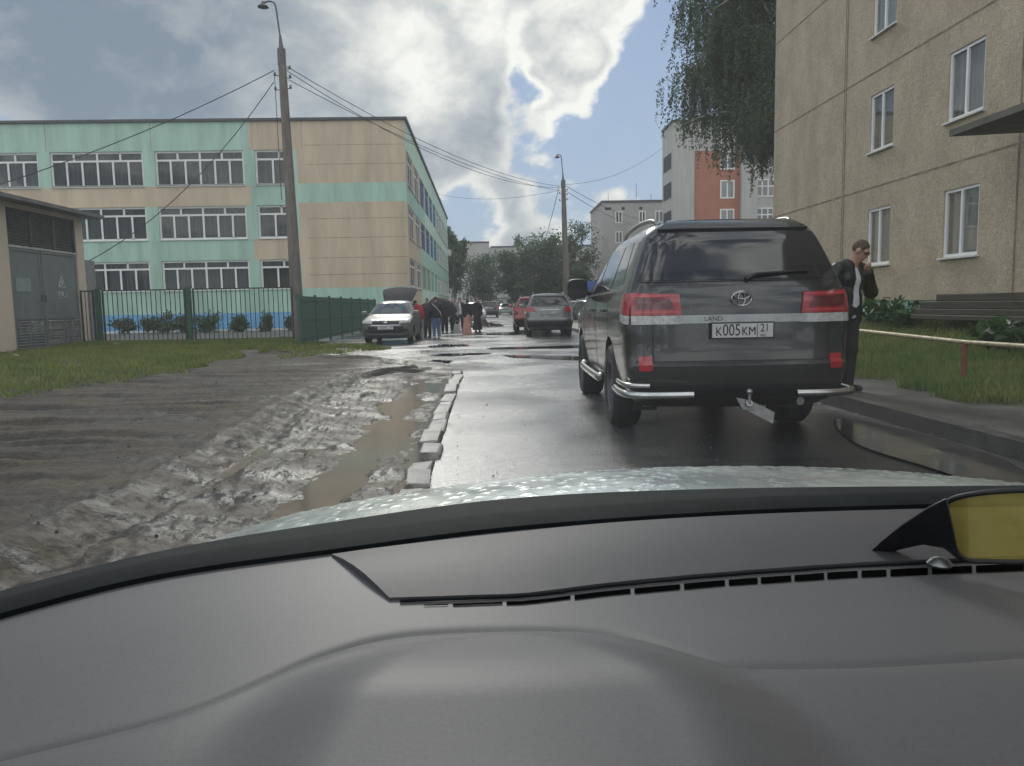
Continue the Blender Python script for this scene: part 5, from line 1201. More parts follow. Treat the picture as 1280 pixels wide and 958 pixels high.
P_R = paint('dark red paint', (.20, .012, .018), (.26, .02, .03), .3, .2, .9)
crossover('dark red car mostly hidden ahead of the grey crossover', (2.22, 34.2, 0), R(-1), P_R, L=4.3, W=.88, H=1.62, plate=False, fine=False)
P_K = paint('black paint', (.015, .016, .018), (.025, .026, .028), .3, .2, .9)
v = gp(612.5, 398, 0); crossover('small dark hatchback far down the street near the low house', (at(612.5, 390, 78).x, 78, 0), 0, P_K, L=4.4, W=.90, H=1.65, fine=False)
P_W = paint('white paint', (.55, .55, .54), (.62, .62, .61), .35, 0, .7)
def facing(label, loc, rz, pnt):
    c = Car('parked_car', label, None, loc, rz, sedan(hb=True), pnt, nF=3.0, DF=.55, nR=3.6, wheels=(.78, 3.28), wr=.30, wx=.73, ww=.19, arch=.35, cat='car', fine=False)
    c.onfront('windscreen', [(-.70, 1.03), (.70, 1.03), (.55, 1.42), (-.55, 1.42)], M_CARGLASS, .006, .012, 10, 4)
    for sg in (-1, 1): c.onfront('headlight', [(sg * .44, .70), (sg * .80, .73), (sg * .79, .84), (sg * .48, .79)], M_LENS, .014, .02, 6, 2)
    c.onfront('grille', [(-.43, .64), (.43, .64), (.45, .785), (-.45, .785)], M_BLACKP, .012, .02, 8, 2); common_side(c, 4.26, 1.0, 1.38, .5); c.mirrors(2.95, 1.02, pnt)
    return c
facing('white car facing this way at the far end of the street', (at(632, 390, 98).x, 98 + 4.2, 0), R(180), P_W)
P_S = paint('silver paint', (.35, .36, .37), (.42, .43, .44), .3, .5, .8)
facing('silver car facing this way behind the group of people', (at(590, 390, 52).x, 56.2, 0), R(182), P_S)
P_N = paint('dark navy paint', (.012, .016, .03), (.022, .028, .05), .3, .3, .9)
facing('dark navy car with pale roof reflections parked right of the grey crossover', (at(727, 390, 47).x + .5, 47 + 4, 0), R(180 + 14), P_N)
facing('silver car behind the dark navy one near the shop pavilion', (at(722, 390, 58).x, 58 + 4, 0), R(182), P_S)
# ------------------------------------------------------------------ people (signed distance bodies meshed with surface nets)
def surface_nets(f, lo, hi, h):
    lo = np.array(lo, float); n = np.ceil((np.array(hi) - lo) / h).astype(int) + 1
    ax = [lo[k] + h * np.arange(n[k]) for k in range(3)]
    X, Y, Z = np.meshgrid(*ax, indexing='ij'); D = f(X.astype(np.float32), Y.astype(np.float32), Z.astype(np.float32))
    S = D < 0; c = [(i, j, k) for i in (0, 1) for j in (0, 1) for k in (0, 1)]
    sh = tuple(m - 1 for m in n)
    g = lambda A, o: A[o[0]:o[0] + sh[0], o[1]:o[1] + sh[1], o[2]:o[2] + sh[2]]
    cnt = sum(g(S, o).astype(np.int8) for o in c); act = (cnt > 0) & (cnt < 8)
    idx = -np.ones(sh, np.int64); A = np.argwhere(act); idx[act] = np.arange(len(A))
    acc = np.zeros((len(A), 3)); w = np.zeros(len(A))
    for a in c:
        for b in c:
            d = [b[i] - a[i] for i in range(3)]
            if sum(d) != 1 or min(d) < 0: continue
            da = D[A[:, 0] + a[0], A[:, 1] + a[1], A[:, 2] + a[2]]; db = D[A[:, 0] + b[0], A[:, 1] + b[1], A[:, 2] + b[2]]
            x = (da < 0) != (db < 0); t = np.where(x, da / np.where(x, da - db, 1), 0)
            acc += np.where(x[:, None], np.array(a) + t[:, None] * np.array(d), 0); w += x
    V = lo + h * (A + acc / np.maximum(w, 1)[:, None]); F_ = []
    for axi in range(3):
        u, v = [(1, 2), (2, 0), (0, 1)][axi]
        sl0 = [slice(1, -1)] * 3; sl0[axi] = slice(0, -1); sl1 = [slice(1, -1)] * 3; sl1[axi] = slice(1, None)
        s0, s1 = S[tuple(sl0)], S[tuple(sl1)]; E = np.argwhere(s0 != s1)
        off = np.ones(3, int); off[axi] = 0; E0 = E + off; fl = s0[E[:, 0], E[:, 1], E[:, 2]]
        def ii(du, dv):
            q = E0.copy(); q[:, u] -= du; q[:, v] -= dv; return idx[q[:, 0], q[:, 1], q[:, 2]]
        Q = np.stack([ii(1, 1), ii(0, 1), ii(0, 0), ii(1, 0)], -1); Q[~fl] = Q[~fl][:, ::-1]; F_.append(Q)
    F_ = np.concatenate(F_); F_ = F_[(F_ >= 0).all(1)]; return V, F_
def cap(a, b, ra, rb=None):
    rb = ra if rb is None else rb; a = np.array(a, np.float32); b = np.array(b, np.float32); ba = b - a; l2 = float(ba @ ba) + 1e-9
    def f(X, Y, Z):
        px, py, pz = X - a[0], Y - a[1], Z - a[2]; t = np.clip((px * ba[0] + py * ba[1] + pz * ba[2]) / l2, 0, 1)
        return np.sqrt((px - ba[0] * t) ** 2 + (py - ba[1] * t) ** 2 + (pz - ba[2] * t) ** 2) - (ra + (rb - ra) * t)
    f.bb = (np.minimum(a, b) - max(ra, rb), np.maximum(a, b) + max(ra, rb)); return f
def ellip(c, r, M_=None):
    c = np.array(c, np.float32); r = np.array(r, np.float32); Mi = np.array(M_.transposed()) if M_ is not None else np.eye(3)
    def f(X, Y, Z):
        p = [X - c[0], Y - c[1], Z - c[2]]; q = [(Mi[i][0] * p[0] + Mi[i][1] * p[1] + Mi[i][2] * p[2]) / r[i] for i in range(3)]
        k = np.sqrt(q[0] ** 2 + q[1] ** 2 + q[2] ** 2); return (k - 1) * r.min()
    f.bb = (c - r.max(), c + r.max()); return f
def union(fs, k=.03):
    def f(X, Y, Z):
        d = fs[0](X, Y, Z)
        for g_ in fs[1:]:
            e = g_(X, Y, Z); hh = np.clip(k - abs(d - e), 0, None) / k; d = np.minimum(d, e) - hh * hh * k * .25
        return d
    f.bb = (np.min([g_.bb[0] for g_ in fs], 0) - k, np.max([g_.bb[1] for g_ in fs], 0) + k); return f
def cut(f0, f1):
    f = lambda X, Y, Z: np.maximum(f0(X, Y, Z), -f1(X, Y, Z)); f.bb = f0.bb; return f
def keep_(f0, f1):
    f = lambda X, Y, Z: np.maximum(f0(X, Y, Z), f1(X, Y, Z)); f.bb = f0.bb; return f
def half(p, n):
    p, n = np.array(p, float), np.array(n, float); n = n / np.linalg.norm(n)
    return lambda X, Y, Z: (X - p[0]) * n[0] + (Y - p[1]) * n[1] + (Z - p[2]) * n[2]
def solid(name, f, h, mat, parent):
    V, Q = surface_nets(f, f.bb[0] - 2 * h, f.bb[1] + 2 * h, h); return np_mesh(name, V, Q, mat, parent, 70)
M_SKIN = pm('skin', (.40, .235, .17), .55, var=.08, scale=8)
M_HAIRB = pm('short brown hair', (.075, .045, .028), .7, var=.35, scale=40, bump=.5, bscale=120)
M_HAIRD = pm('dark hair', (.02, .015, .012), .6, var=.3, scale=30)
def cloth(name, c, var=.18): return pm('cloth ' + name, c, .85, var=var, scale=7, bump=.4, bscale=22)
def person(label, loc, rz, H=1.7, h=.02, pose=None, jacket=None, trousers=None, hood=False, skirt=None, shirt=None, hair=M_HAIRD, shoes=None, face=False, female=False, group='people with umbrellas by the school', jl=.86, crouch=0., loose=0.):
    """standing figure, local +Y is its front, +X its right hand"""
    k = H / 1.78; P = dict(lank=(-.11, .0, .07), rank=(.11, .02, .07), lkn=(-.10, .03, .50), rkn=(.10, .05, .50), lhip=(-.09, 0, .92), rhip=(.09, 0, .92), chest=(0, 0, 1.30), neck=(0, .0, 1.49), lsh=(-.185, 0, 1.44), rsh=(.185, 0, 1.44), lel=(-.24, -.03, 1.15), rel=(.24, -.03, 1.15), lwr=(-.24, .08, .90), rwr=(.24, .08, .90), head=(0, .03, 1.665), yaw=0., tilt=0.)
    P.update(pose or {}); v = {a: np.array(b) * k if isinstance(b, tuple) else b for a, b in P.items()}
    o = empty('person', loc, rz, label, 'person', group)
    HM = Matrix.Rotation(R(v['yaw']), 3, 'Z') @ Matrix.Rotation(R(-v['tilt']), 3, 'X')
    hd = lambda x, y, z: v['head'] + np.array(HM @ Vector((x * k, y * k, z * k)))
    sc_ = lambda *a: tuple(x * k for x in a)
    slim = .9 if female else 1.0
    head = [ellip(hd(0, -.012, .03), sc_(.073, .092, .092), HM), ellip(hd(0, .022, -.045), sc_(.054, .062, .068), HM)]
    if h < .015:
        head += [cap(hd(0, .082, .0), hd(0, .104, -.03), .011 * k, .014 * k), ellip(hd(-.078, -.005, -.005), sc_(.012, .02, .032), HM), ellip(hd(.078, -.005, -.005), sc_(.012, .02, .032), HM), cap(hd(-.022, .074, -.066), hd(.022, .074, -.066), .009 * k), cap(hd(-.04, .078, .028), hd(.04, .078, .028), .012 * k), ellip(hd(0, .062, -.098), sc_(.022, .018, .018), HM)]
    torso = [cap(v['lsh'] * .7 + v['rsh'] * .3, v['rsh'] * .7 + v['lsh'] * .3, .085 * k * slim), cap(v['chest'] + np.array([-.075, 0, .03]) * k, v['chest'] + np.array([.075, 0, .03]) * k, .108 * k * slim), cap((v['lhip'] + v['rhip']) / 2 + np.array([-.06, 0, .16]) * k, (v['lhip'] + v['rhip']) / 2 + np.array([.06, 0, .16]) * k, .10 * k * slim), cap(v['lhip'] + np.array([.02, 0, .03]) * k, v['rhip'] + np.array([-.02, 0, .03]) * k, .112 * k)]
    midt = [cap((v['chest']), (v['lhip'] + v['rhip']) / 2, .115 * k * slim, .115 * k)]
    neck = [cap(v['neck'] - np.array([0, 0, .05]) * k, hd(0, -.015, -.06), .056 * k * slim)]
    arms = []; legs = []; hands = []
    for s_ in 'lr':
        arms += [cap(v[s_ + 'sh'], v[s_ + 'el'], .052 * k, .042 * k), cap(v[s_ + 'el'], v[s_ + 'wr'], .041 * k, .029 * k)]
        legs += [cap(v[s_ + 'hip'], v[s_ + 'kn'], .083 * k, .056 * k), cap(v[s_ + 'kn'], v[s_ + 'ank'], .055 * k, .038 * k), cap(v[s_ + 'ank'] + np.array([0, -.05, -.03]) * k, v[s_ + 'ank'] + np.array([0, .15, -.04]) * k, .036 * k, .028 * k)]
        d = v[s_ + 'wr'] - v[s_ + 'el']; d = d / np.linalg.norm(d); side = np.cross(d, [0, 1, .3]); side /= np.linalg.norm(side); up = np.cross(side, d)
        w0 = v[s_ + 'wr']; pc = w0 + d * .075 * k
        hands += [cap(w0 + d * .02 * k, pc, .028 * k, .034 * k), cap(pc + side * .018 * k, pc - side * .018 * k, .022 * k)]
        if h < .015:
            cv = v.get('curl', .035) * k
            for fi, ln in enumerate((.066, .076, .072, .056)):
                b = pc + side * (.027 - .018 * fi) * k + d * .018 * k; m1 = b + d * ln * .5 * k + up * cv * .3; m2 = b + d * ln * .85 * k + up * cv
                hands += [cap(b, m1, .0095 * k, .009 * k), cap(m1, m2, .009 * k, .0075 * k)]
            tb = w0 + d * .03 * k + side * .03 * k; hands += [cap(tb, tb + (d * .035 + side * .022 + up * .015) * k, .012 * k, .0095 * k), cap(tb + (d * .035 + side * .022 + up * .015) * k, tb + (d * .062 + side * .018 + up * .03) * k, .0095 * k, .008 * k)]
    solid('body', union(head + neck + torso + midt + arms + legs + hands, .022 * k), h, M_SKIN, o)
    inf = lambda fs, e: [(lambda g_: (setattr(q := (lambda X, Y, Z: g_(X, Y, Z) - e), 'bb', (g_.bb[0] - e, g_.bb[1] + e)), q)[1])(g0) for g0 in fs]
    e = max(.014, h * .55) + loose
    if trousers is not None:
        hemz = half((0, 0, .055 * k), (0, 0, -1)); solid('trousers', keep_(keep_(union(inf([x for i_, x in enumerate(legs) if i_ % 3 < 2], e) + inf([torso[3]], e), .03), hemz), half((0, 0, 1.02 * k), (0, 0, 1))), h, trousers, o)
    if skirt is not None:
        z0, z1 = skirt[1] * k, 1.0 * k
        solid('skirt', keep_(keep_(cap((0, 0, z0), (0, 0, z1), skirt[2] * k, .14 * k), half((0, 0, z0), (0, 0, -1))), half((0, 0, z1), (0, 0, 1))), h, skirt[0], o)
    if shirt is not None: solid('shirt', keep_(union(inf(torso + midt, .006 * k + .004), .05), half((0, 0, .86 * k), (0, 0, -1))), h, shirt, o)
    if jacket is not None:
        j = union(inf(torso + midt + arms, e + .008), .04)
        j = keep_(j, half((0, 0, jl * k), (0, 0, -1)))
        j2 = [cap(v['lhip'] + np.array([.0, 0, -.06]) * k, v['lhip'] + np.array([0, 0, .2]) * k, .13 * k), cap(v['rhip'] + np.array([0, 0, -.06]) * k, v['rhip'] + np.array([0, 0, .2]) * k, .13 * k)]
        jj = union([lambda X, Y, Z: j(X, Y, Z)], .01) if False else j
        flare = keep_(union(j2, .05), half((0, 0, jl * k), (0, 0, -1)))
        J0 = (lambda X, Y, Z: np.minimum(j(X, Y, Z), flare(X, Y, Z))); J0.bb = (np.minimum(j.bb[0], flare.bb[0]), np.maximum(j.bb[1], flare.bb[1]))
        if shirt is not None:
            cxo = float(v['chest'][0]); box = lambda X, Y, Z: np.maximum(np.maximum(abs(X - cxo) - (.035 + .085 * np.clip((1.50 * k - Z) / (.65 * k), 0, 1)) * k, -Y + .005), Z - 1.62 * k)
            J = cut(J0, box)
        else: J = J0
        for s_ in 'lr':
            pass
        # sleeves end at the wrist
        solid('jacket', J, h, jacket, o)
        col = [cap(v['neck'] + np.array([-.06, .0, -.0]) * k, v['neck'] + np.array([-.05, -.06, .03]) * k, .03 * k), cap(v['neck'] + np.array([-.05, -.06, .03]) * k, v['neck'] + np.array([.05, -.06, .03]) * k, .03 * k), cap(v['neck'] + np.array([.05, -.06, .03]) * k, v['neck'] + np.array([.06, .0, 0]) * k, .03 * k)]
        if h < .015: solid('collar', union(col, .02), h, jacket, o)
    if hood: solid('hood', cut(ellip(hd(0, -.02, .01), sc_(.115, .13, .145), HM), ellip(hd(0, .12, -.01), sc_(.075, .10, .10), HM)), h, jacket, o)
    else:
        hf = ellip(hd(0, -.018, .040), sc_(.080 + (.015 if female else 0), .098 + (.012 if female else 0), .094), HM)
        fwd = np.array(HM @ Vector((0, .9, -.55))); hairf = keep_(hf, half(hd(0, .058, .055), fwd))
        if female:
            back = cap(hd(0, -.07, 0), hd(0, -.08, -.22), .075 * k, .05 * k); hairf = keep_(union([hf, back], .04), half(hd(0, .03, .03), fwd))
        hairf.bb = (hf.bb[0] - .1, hf.bb[1] + .1) if not female else (hf.bb[0] - np.array([.1, .15, .35]), hf.bb[1] + .1)
        solid('hair', hairf, h, hair, o)
    for s_ in 'lr':
        a = v[s_ + 'ank']; solid('shoe', keep_(union([cap(a + np.array([0, -.06, -.03]) * k, a + np.array([0, .16, -.038]) * k, .045 * k, .038 * k), cap(a, a + np.array([0, 0, -.02]) * k, .045 * k)], .03), half((0, 0, .0), (0, 0, -1))), h, shoes or M_BLACKP, o)
    o['_'] = 0; del o['_']
    return o, v, hd, HM, k
# the man by the off road vehicle, looking down with a hand at his mouth
C_JK = cloth('black leather', (.016, .017, .018)); M_LEATHER = pm('black leather jacket', (.014, .015, .016), .42, var=.3, scale=9, bump=.5, bscale=16)
mp_ = at(1053, 440, 9.0)
man, v, hd, HM, k = person('man in glasses, black jacket and white shirt, head bowed, hand at his mouth', (mp_.x, 9.0, .14), R(180 + 28), 1.80, .0095, dict(lel=(-.415, .06, 1.17), lwr=(-.235, .14, 1.395), rel=(.19, -.06, 1.16), rwr=(.19, .05, .92), head=(-.125, .115, 1.645), neck=(-.09, .035, 1.50), lsh=(-.285, 0, 1.44), rsh=(.115, 0, 1.44), chest=(-.075, 0, 1.30), lhip=(-.125, 0, .92), rhip=(.06, 0, .92), yaw=20., tilt=30., rank=(.13, -.05, .07), rkn=(.12, .02, .5), curl=.05), M_LEATHER, cloth('black denim', (.012, .012, .014)), shirt=cloth('white shirt', (.62, .62, .66), .06), hair=M_HAIRB, face=True, group=None, jl=.80, loose=.014)
gb = MB()
for sg in (-1, 1):
    gb.tube([Vector(hd(sg * .034 + .027 * math.cos(q), .096, .008 + .018 * math.sin(q))) for q in np.linspace(0, 6.283, 17)], .0032, 5)
    gb.tube([Vector(hd(sg * .06, .094, .012)), Vector(hd(sg * .082, .0, .01))], .003, 5)
gb.tube([Vector(hd(-.008, .099, .01)), Vector(hd(.008, .099, .01))], .003, 5)
gb.build('glasses', M_BLACKP, man)
for sg in (-1, 1):
    eb = MB(); 
    for kk in range(1): eb.lathe([(0, -.008), (.009, -.004), (.011, 0), (.009, .004), (0, .008)], Vector(hd(sg * .034, .074, .010)), 'Z', 10)
    eb.build('eye', M_INK, man)
# group by the school
def gpos(px, py): p = gp(px, py, .0); return (p.x, p.y, 0)
C_RED = cloth('red', (.34, .022, .035)); C_LG = cloth('light grey', (.33, .32, .31)); C_DK = cloth('black', (.014, .014, .016)); C_NV = cloth('navy', (.018, .022, .035)); C_JN = cloth('blue denim', (.11, .17, .32)); C_GR = cloth('dark grey', (.06, .06, .062)); C_PG = cloth('pale grey', (.26, .25, .27)); C_PK = cloth('peach', (.50, .25, .20)); C_WH = cloth('white', (.6, .6, .6), .08)
hold = dict(rel=(.24, .10, 1.20), rwr=(.12, .28, 1.30))
bend = dict(chest=(0, .12, 1.22), neck=(0, .22, 1.36), lsh=(-.18, .18, 1.32), rsh=(.18, .18, 1.32), head=(0, .32, 1.48), tilt=25., lel=(-.24, .26, 1.06), rel=(.24, .26, 1.06), lwr=(-.18, .42, .92), rwr=(.18, .42, .92))
person('person in red jacket and light grey trousers leaning by the open boot', gpos(525, 424), R(35), 1.66, .021, bend, C_RED, C_LG, hair=M_HAIRD, shoes=C_WH, jl=.82, loose=.02)
person('person in a dark grey coat standing between red jacket and blue jeans', gpos(535, 421.5), R(160), 1.58, .021, hold, C_GR, C_GR, hair=M_HAIRD, jl=.45, loose=.02)
p_j, vj, hj, _, kj = person('person in a dark jacket, blue jeans and white shoes with a pale bag strap', gpos(546, 422.5), R(10), 1.62, .021, dict(hold, tilt=15.), C_NV, C_JN, hair=M_HAIRD, shoes=C_WH, jl=.88, loose=.015)
MB().tube([(-.17, -.13, 1.36), (-.02, -.165, 1.22), (.16, -.15, 1.0), (.2, -.10, .86)], .016, 6).build('bag_strap', C_WH, p_j)
person('person in black standing under the tilted black umbrella', gpos(556, 416), R(190), 1.60, .023, hold, C_DK, C_DK, jl=.6, loose=.02)
person('person in a pale grey hooded jacket right of the black umbrella', gpos(567.5, 415), R(175), 1.60, .023, None, C_PG, C_DK, hood=True, jl=.8, loose=.02)
person('person in black open coat over a white shirt behind the crouching one', gpos(575.5, 413), R(180), 1.66, .024, None, C_DK, C_DK, shirt=C_WH, jl=.55, female=True)
person('child in black bending low beside the pale bag', gpos(569.5, 416), R(140), 1.05, .02, bend, C_DK, C_DK, jl=.6, loose=.02)
person('woman in black with a peach skirt looking away down the street', gpos(585, 415), R(20), 1.58, .023, None, C_DK, skirt=(C_PK, .42, .25), female=True, jl=.78)
person('woman in a long black dress at the right end of the group', gpos(597, 415), R(200), 1.62, .023, None, C_DK, skirt=(C_DK, .10, .26), female=True, jl=.8)
person('dark figure half hidden between the dark off road vehicle and the navy car', (at(739, 390, 44).x, 44, .02), R(180), 1.6, .026, None, C_DK, C_DK, group='people by the parked cars')
def umbrella(label, c, axis, r, hp):
    o = empty('umbrella', c, 0, label, 'umbrella'); ax = Vector(axis).normalized(); a = ax.orthogonal().normalized(); b = ax.cross(a); mb = MB(); n = 24; rings = [(0, .0), (.3, .035), (.6, .13), (.85, .26), (1., .38)]
    for rr_, d in rings:
        for k in range(n):
            q = 6.283 * k / n; w = 1 - .06 * (1 if (k % 3) else 0) * rr_; mb.v.append(tuple((a * math.cos(q) + b * math.sin(q)) * r * rr_ * w - ax * d * r))
    for i in range(len(rings) - 1):
        for k in range(n): mb.f.append((i * n + k, i * n + (k + 1) % n, (i + 1) * n + (k + 1) % n, (i + 1) * n + k)); mb.mi.append(0)
    mb.build('canopy', C_DK, o, normals=False, smooth=50)
    MB().tube([ax * .08, ax * -.2, Vector(hp) - Vector(c)], .01, 6).build('shaft', M_BLACKP, o)
    return o
u0 = at(556, 378, 31.0); umbrella('tilted open black umbrella held over the middle of the group', (u0.x, 31., u0.z), (.35, -.55, .75), .62, (u0.x - .25, 31.5, .95))
# bags
def bag(label, px, py, w, h, m, Y=None):
    p = gp(px, py, 0); o = empty('bag', (p.x, p.y, 0), 0, label, 'bag'); b = bevel_obj(MB().add([(-w / 2, -w * .3, 0), (w / 2, -w * .3, 0), (w / 2, w * .3, 0), (-w / 2, w * .3, 0), (-w * .38, -w * .14, h), (w * .38, -w * .14, h), (w * .38, w * .14, h), (-w * .38, w * .14, h)], [(3, 2, 1, 0), (4, 5, 6, 7), (0, 1, 5, 4), (1, 2, 6, 5), (2, 3, 7, 6), (3, 0, 4, 7)]).build('body', m, o), .03, 2)
    MB().tube(catmull([(-w * .25, 0, h - .02), (-w * .18, 0, h + .14), (w * .18, 0, h + .14), (w * .25, 0, h - .02)], 5), .012, 6).build('handle', m, o)
bag('pale bag on the wet ground before the crouching child', 571.5, 417, .34, .42, C_LG)
bag('peach bag standing before the woman in the peach skirt', 584, 417.5, .42, .45, C_PK)
rr = np.random.default_rng(5)
p = gp(606, 409, 0); mb = MB()
for k in range(60):
    q = rr.normal(size=3); s = rr.uniform(.06, .2); a = rr.random() * 6.28; d = rr.random() ** .6
    mb.box((math.cos(a) * d * 1.0, math.sin(a) * d * .8, .28 * (1 - d) + .02), (s, s * .8, s * .6), tuple(q))
o = mb.build('dirt_heap', M_SOIL, None); o.location = (p.x, p.y, 0); tag(o, 'low heap of dark earth and rubble right of the woman in the long dress', 'dirt heap')
# ------------------------------------------------------------------ the car we sit in
own = empty('own_car', (0, 0, 0), 0, 'car the view looks out of: grey dashboard, windscreen and pale wet bonnet', 'car')
zE = CAM_H
def rp(px, py, dz): return gp(px, py, zE + dz)
def curve(pxy, dz):
    """points where sight lines meet a level, as a smooth y(x)"""
    P = [rp(x, y, dz) for x, y in pxy]; P = catmull([(p.x, p.y, 0) for p in P], 8); xs = np.array([p.x for p in P]); ysx = np.array([p.y for p in P]); o_ = np.argsort(xs)
    return lambda x: np.interp(x, xs[o_], ysx[o_])
A_px = [(-150, 822), (0, 772), (200, 722), (420, 690), (640, 662), (900, 643), (1150, 634), (1400, 628)]
yA = curve(A_px, -.29)
B_px = [(-150, 786), (0, 739), (200, 689), (400, 655), (640, 623), (900, 611), (1280, 607), (1400, 606)]
yB = curve(B_px, -.285)
H_px = [(-150, 985), (0, 945), (200, 895), (300, 858), (400, 818), (500, 794), (640, 785), (760, 788), (850, 810), (910, 826), (960, 830), (1100, 827), (1280, 816), (1400, 810)]
yH = curve(H_px, -.305)
hump_pts = [rp(x, y, -.295) for x, y in [(268, 985), (310, 940), (352, 890), (402, 848), (468, 814), (555, 799), (640, 796), (720, 798), (790, 811), (855, 840), (940, 900), (1010, 958), (1045, 1000)]]
hx = np.array([p.x for p in hump_pts]); hy = np.array([p.y for p in hump_pts])
# heightfield of the dashboard
nu, nv = 420, 240
xs = np.linspace(-.60, 1.35, nu); vv = np.linspace(0, 1, nv) ** 1.0
X = np.repeat(xs[None, :], nv, 0); YA = yA(xs); y0_ = .24
Y = y0_ + (YA[None, :] - y0_) * vv[:, None]
dH = Y - yH(X)
Z = np.full_like(X, -.292) - .012 * (1 - sstep(0, .40, YA[None, :] - Y) ) * 0
Z -= .018 * sstep(.02, .30, YA[None, :] - Y)                       # falls gently towards us
Z -= .005 * np.exp(-((dH + .000) / .009) ** 2)                       # seam
Z += .015 * sstep(.016, -.045, dH) - .03 * sstep(-.03, -.30, dH)      # raised lip this side of the seam, then away
# binnacle
cx, hwx = np.interp(Y, hy[:7], (hx[:7] + hx[::-1][:7]) / 2), np.interp(Y, hy[:7], (hx[::-1][:7] - hx[:7]) / 2)
inside = hwx - np.abs(X - cx)
front = (hy.max() + .012) - Y
Z += .036 * sstep(-.045, .075, inside) * sstep(-.02, .15, front)
V = np.stack([X, Y, Z + zE], -1).reshape(-1, 3)
i = (np.arange(nv - 1)[:, None] * nu + np.arange(nu - 1)[None, :]).ravel()
M_DASH = pm('grained dash plastic', (.098, .096, .099), .52, var=.08, scale=330, bump=.015, bscale=300, spec=.35)
M_DASH2 = pm('darker dash insert', (.062, .060, .064), .55, var=.10, scale=330, bump=.03, bscale=300, spec=.35)
M_COWL = pm('black cowl plastic', (.006, .009, .010), .75, var=.3, scale=18, spec=.12)
np_mesh('dashboard', V, np.stack([i, i + 1, i + nu + 1, i + nu], -1), M_DASH, own, 70)
def dash_z(x, y):
    iu = int(np.clip(round((x - xs[0]) / (xs[1] - xs[0])), 0, nu - 1)); ya = YA[iu]; iv = int(np.clip(round((y - y0_) / (ya - y0_) * (nv - 1)), 0, nv - 1)); return float(Z[iv, iu]) + zE
# dark defroster insert
T_px = [(415, 701), (470, 693), (560, 682), (640, 673), (760, 661), (900, 652), (1050, 646), (1200, 643), (1400, 640)]
L_px = [(487, 752), (520, 750), (590, 746), (660, 742), (760, 730), (900, 717), (1060, 706), (1200, 700), (1400, 692)]
tp_ = catmull([rp(x, y, -.297) for x, y in T_px], 8); lp_ = catmull([rp(x, y, -.302) for x, y in L_px], 8)
mb = MB(); vs = []; nn = len(tp_); mrows = 5
for j in range(mrows + 1):
    for a, b in zip(tp_, lp_):
        q = a.lerp(b, j / mrows); vs.append((q.x, q.y, dash_z(q.x, q.y) + .0045 * math.sin(math.pi * j / mrows) + .003))
vs2 = [(x, y, z - .008) for x, y, z in vs]; k = len(vs)
fs = [(j * nn + i_, j * nn + i_ + 1, (j + 1) * nn + i_ + 1, (j + 1) * nn + i_) for j in range(mrows) for i_ in range(nn - 1)]
ring = list(range(nn)) + [j * nn + nn - 1 for j in range(1, mrows + 1)] + [mrows * nn + i_ for i_ in range(nn - 2, -1, -1)] + [j * nn for j in range(mrows - 1, 0, -1)]
fs += [(a, b, k + b, k + a) for a, b in zip(ring, ring[1:] + ring[:1])]
ins = mb.add(vs + vs2, fs).build('defroster_panel', M_DASH2, own, smooth=35)
# long thin moulding line and dark slots along its near edge
def strip(pa, pb, n=6, up=.0012, th=.004):
    vs = []
    for j in range(n + 1):
        t = j / n
        for (x0, y0p), (x1, y1p) in (pa, pb):
            q = rp(x0 + (x1 - x0) * t, y0p + (y1p - y0p) * t, -.302); vs.append((q.x, q.y, dash_z(q.x, q.y) + up))
    return vs, [(2 * j, 2 * j + 2, 2 * j + 3, 2 * j + 1) for j in range(n)]
def edge_y(px): 
    xs_ = [p[0] for p in L_px]; return float(np.interp(px, xs_, [p[1] for p in L_px]))
slots = [(530, 560, 1), (566, 628, 2), (633, 713, 3), (718, 788, 4.5), (793, 850, 5.2), (855, 906, 5.8), (911, 947, 6), (951, 989, 6.2), (993, 1030, 6.4), (1034, 1072, 6.6), (1077, 1108, 6.8), (1113, 1160, 7), (1165, 1215, 7), (1220, 1280, 7)]
for a, b, h_ in slots:
    pts = []
    for t in np.linspace(0, 1, 5):
        px_ = a + (b - a) * t; pts.append((px_, edge_y(px_)))
    vs = []
    for px_, ey in pts:
        for dy in (6.5, 6.5 + h_):
            q = rp(px_, ey + dy, -.302); vs.append((q.x, q.y, dash_z(q.x, q.y) + .0012))
    MB().add(vs, [(2 * j, 2 * j + 2, 2 * j + 3, 2 * j + 1) for j in range(4)]).build('defroster_slot', pm('slot black', (.003, .003, .003), 1.0, spec=0), own)
mb = MB(); pts = []
for px_ in np.linspace(500, 1390, 50):
    q = rp(px_, edge_y(px_) + 2.5, -.302); pts.append((q.x, q.y, dash_z(q.x, q.y) + .002))
mb.tube(pts, .0016, 5).build('moulding', M_COWL, own)
# cowl: black band between dash and bonnet
cxs = np.linspace(-.75, 1.5, 120); vs = []; prof = [(-.005, -.32), (-.002, -.286), (.25, -.280), (.6, -.283), (1.0, -.285), (1.05, -.31)]
for t, dz in prof:
    for x in cxs:
        a, b = float(yA(x)), float(yB(x)); vs.append((x, a + (b - a) * t, zE + dz))
nn = 120; fs = [(j * nn + i_, j * nn + i_ + 1, (j + 1) * nn + i_ + 1, (j + 1) * nn + i_) for j in range(len(prof) - 1) for i_ in range(nn - 1)]
MB().add(vs, fs).build('cowl', M_COWL, own, smooth=50)
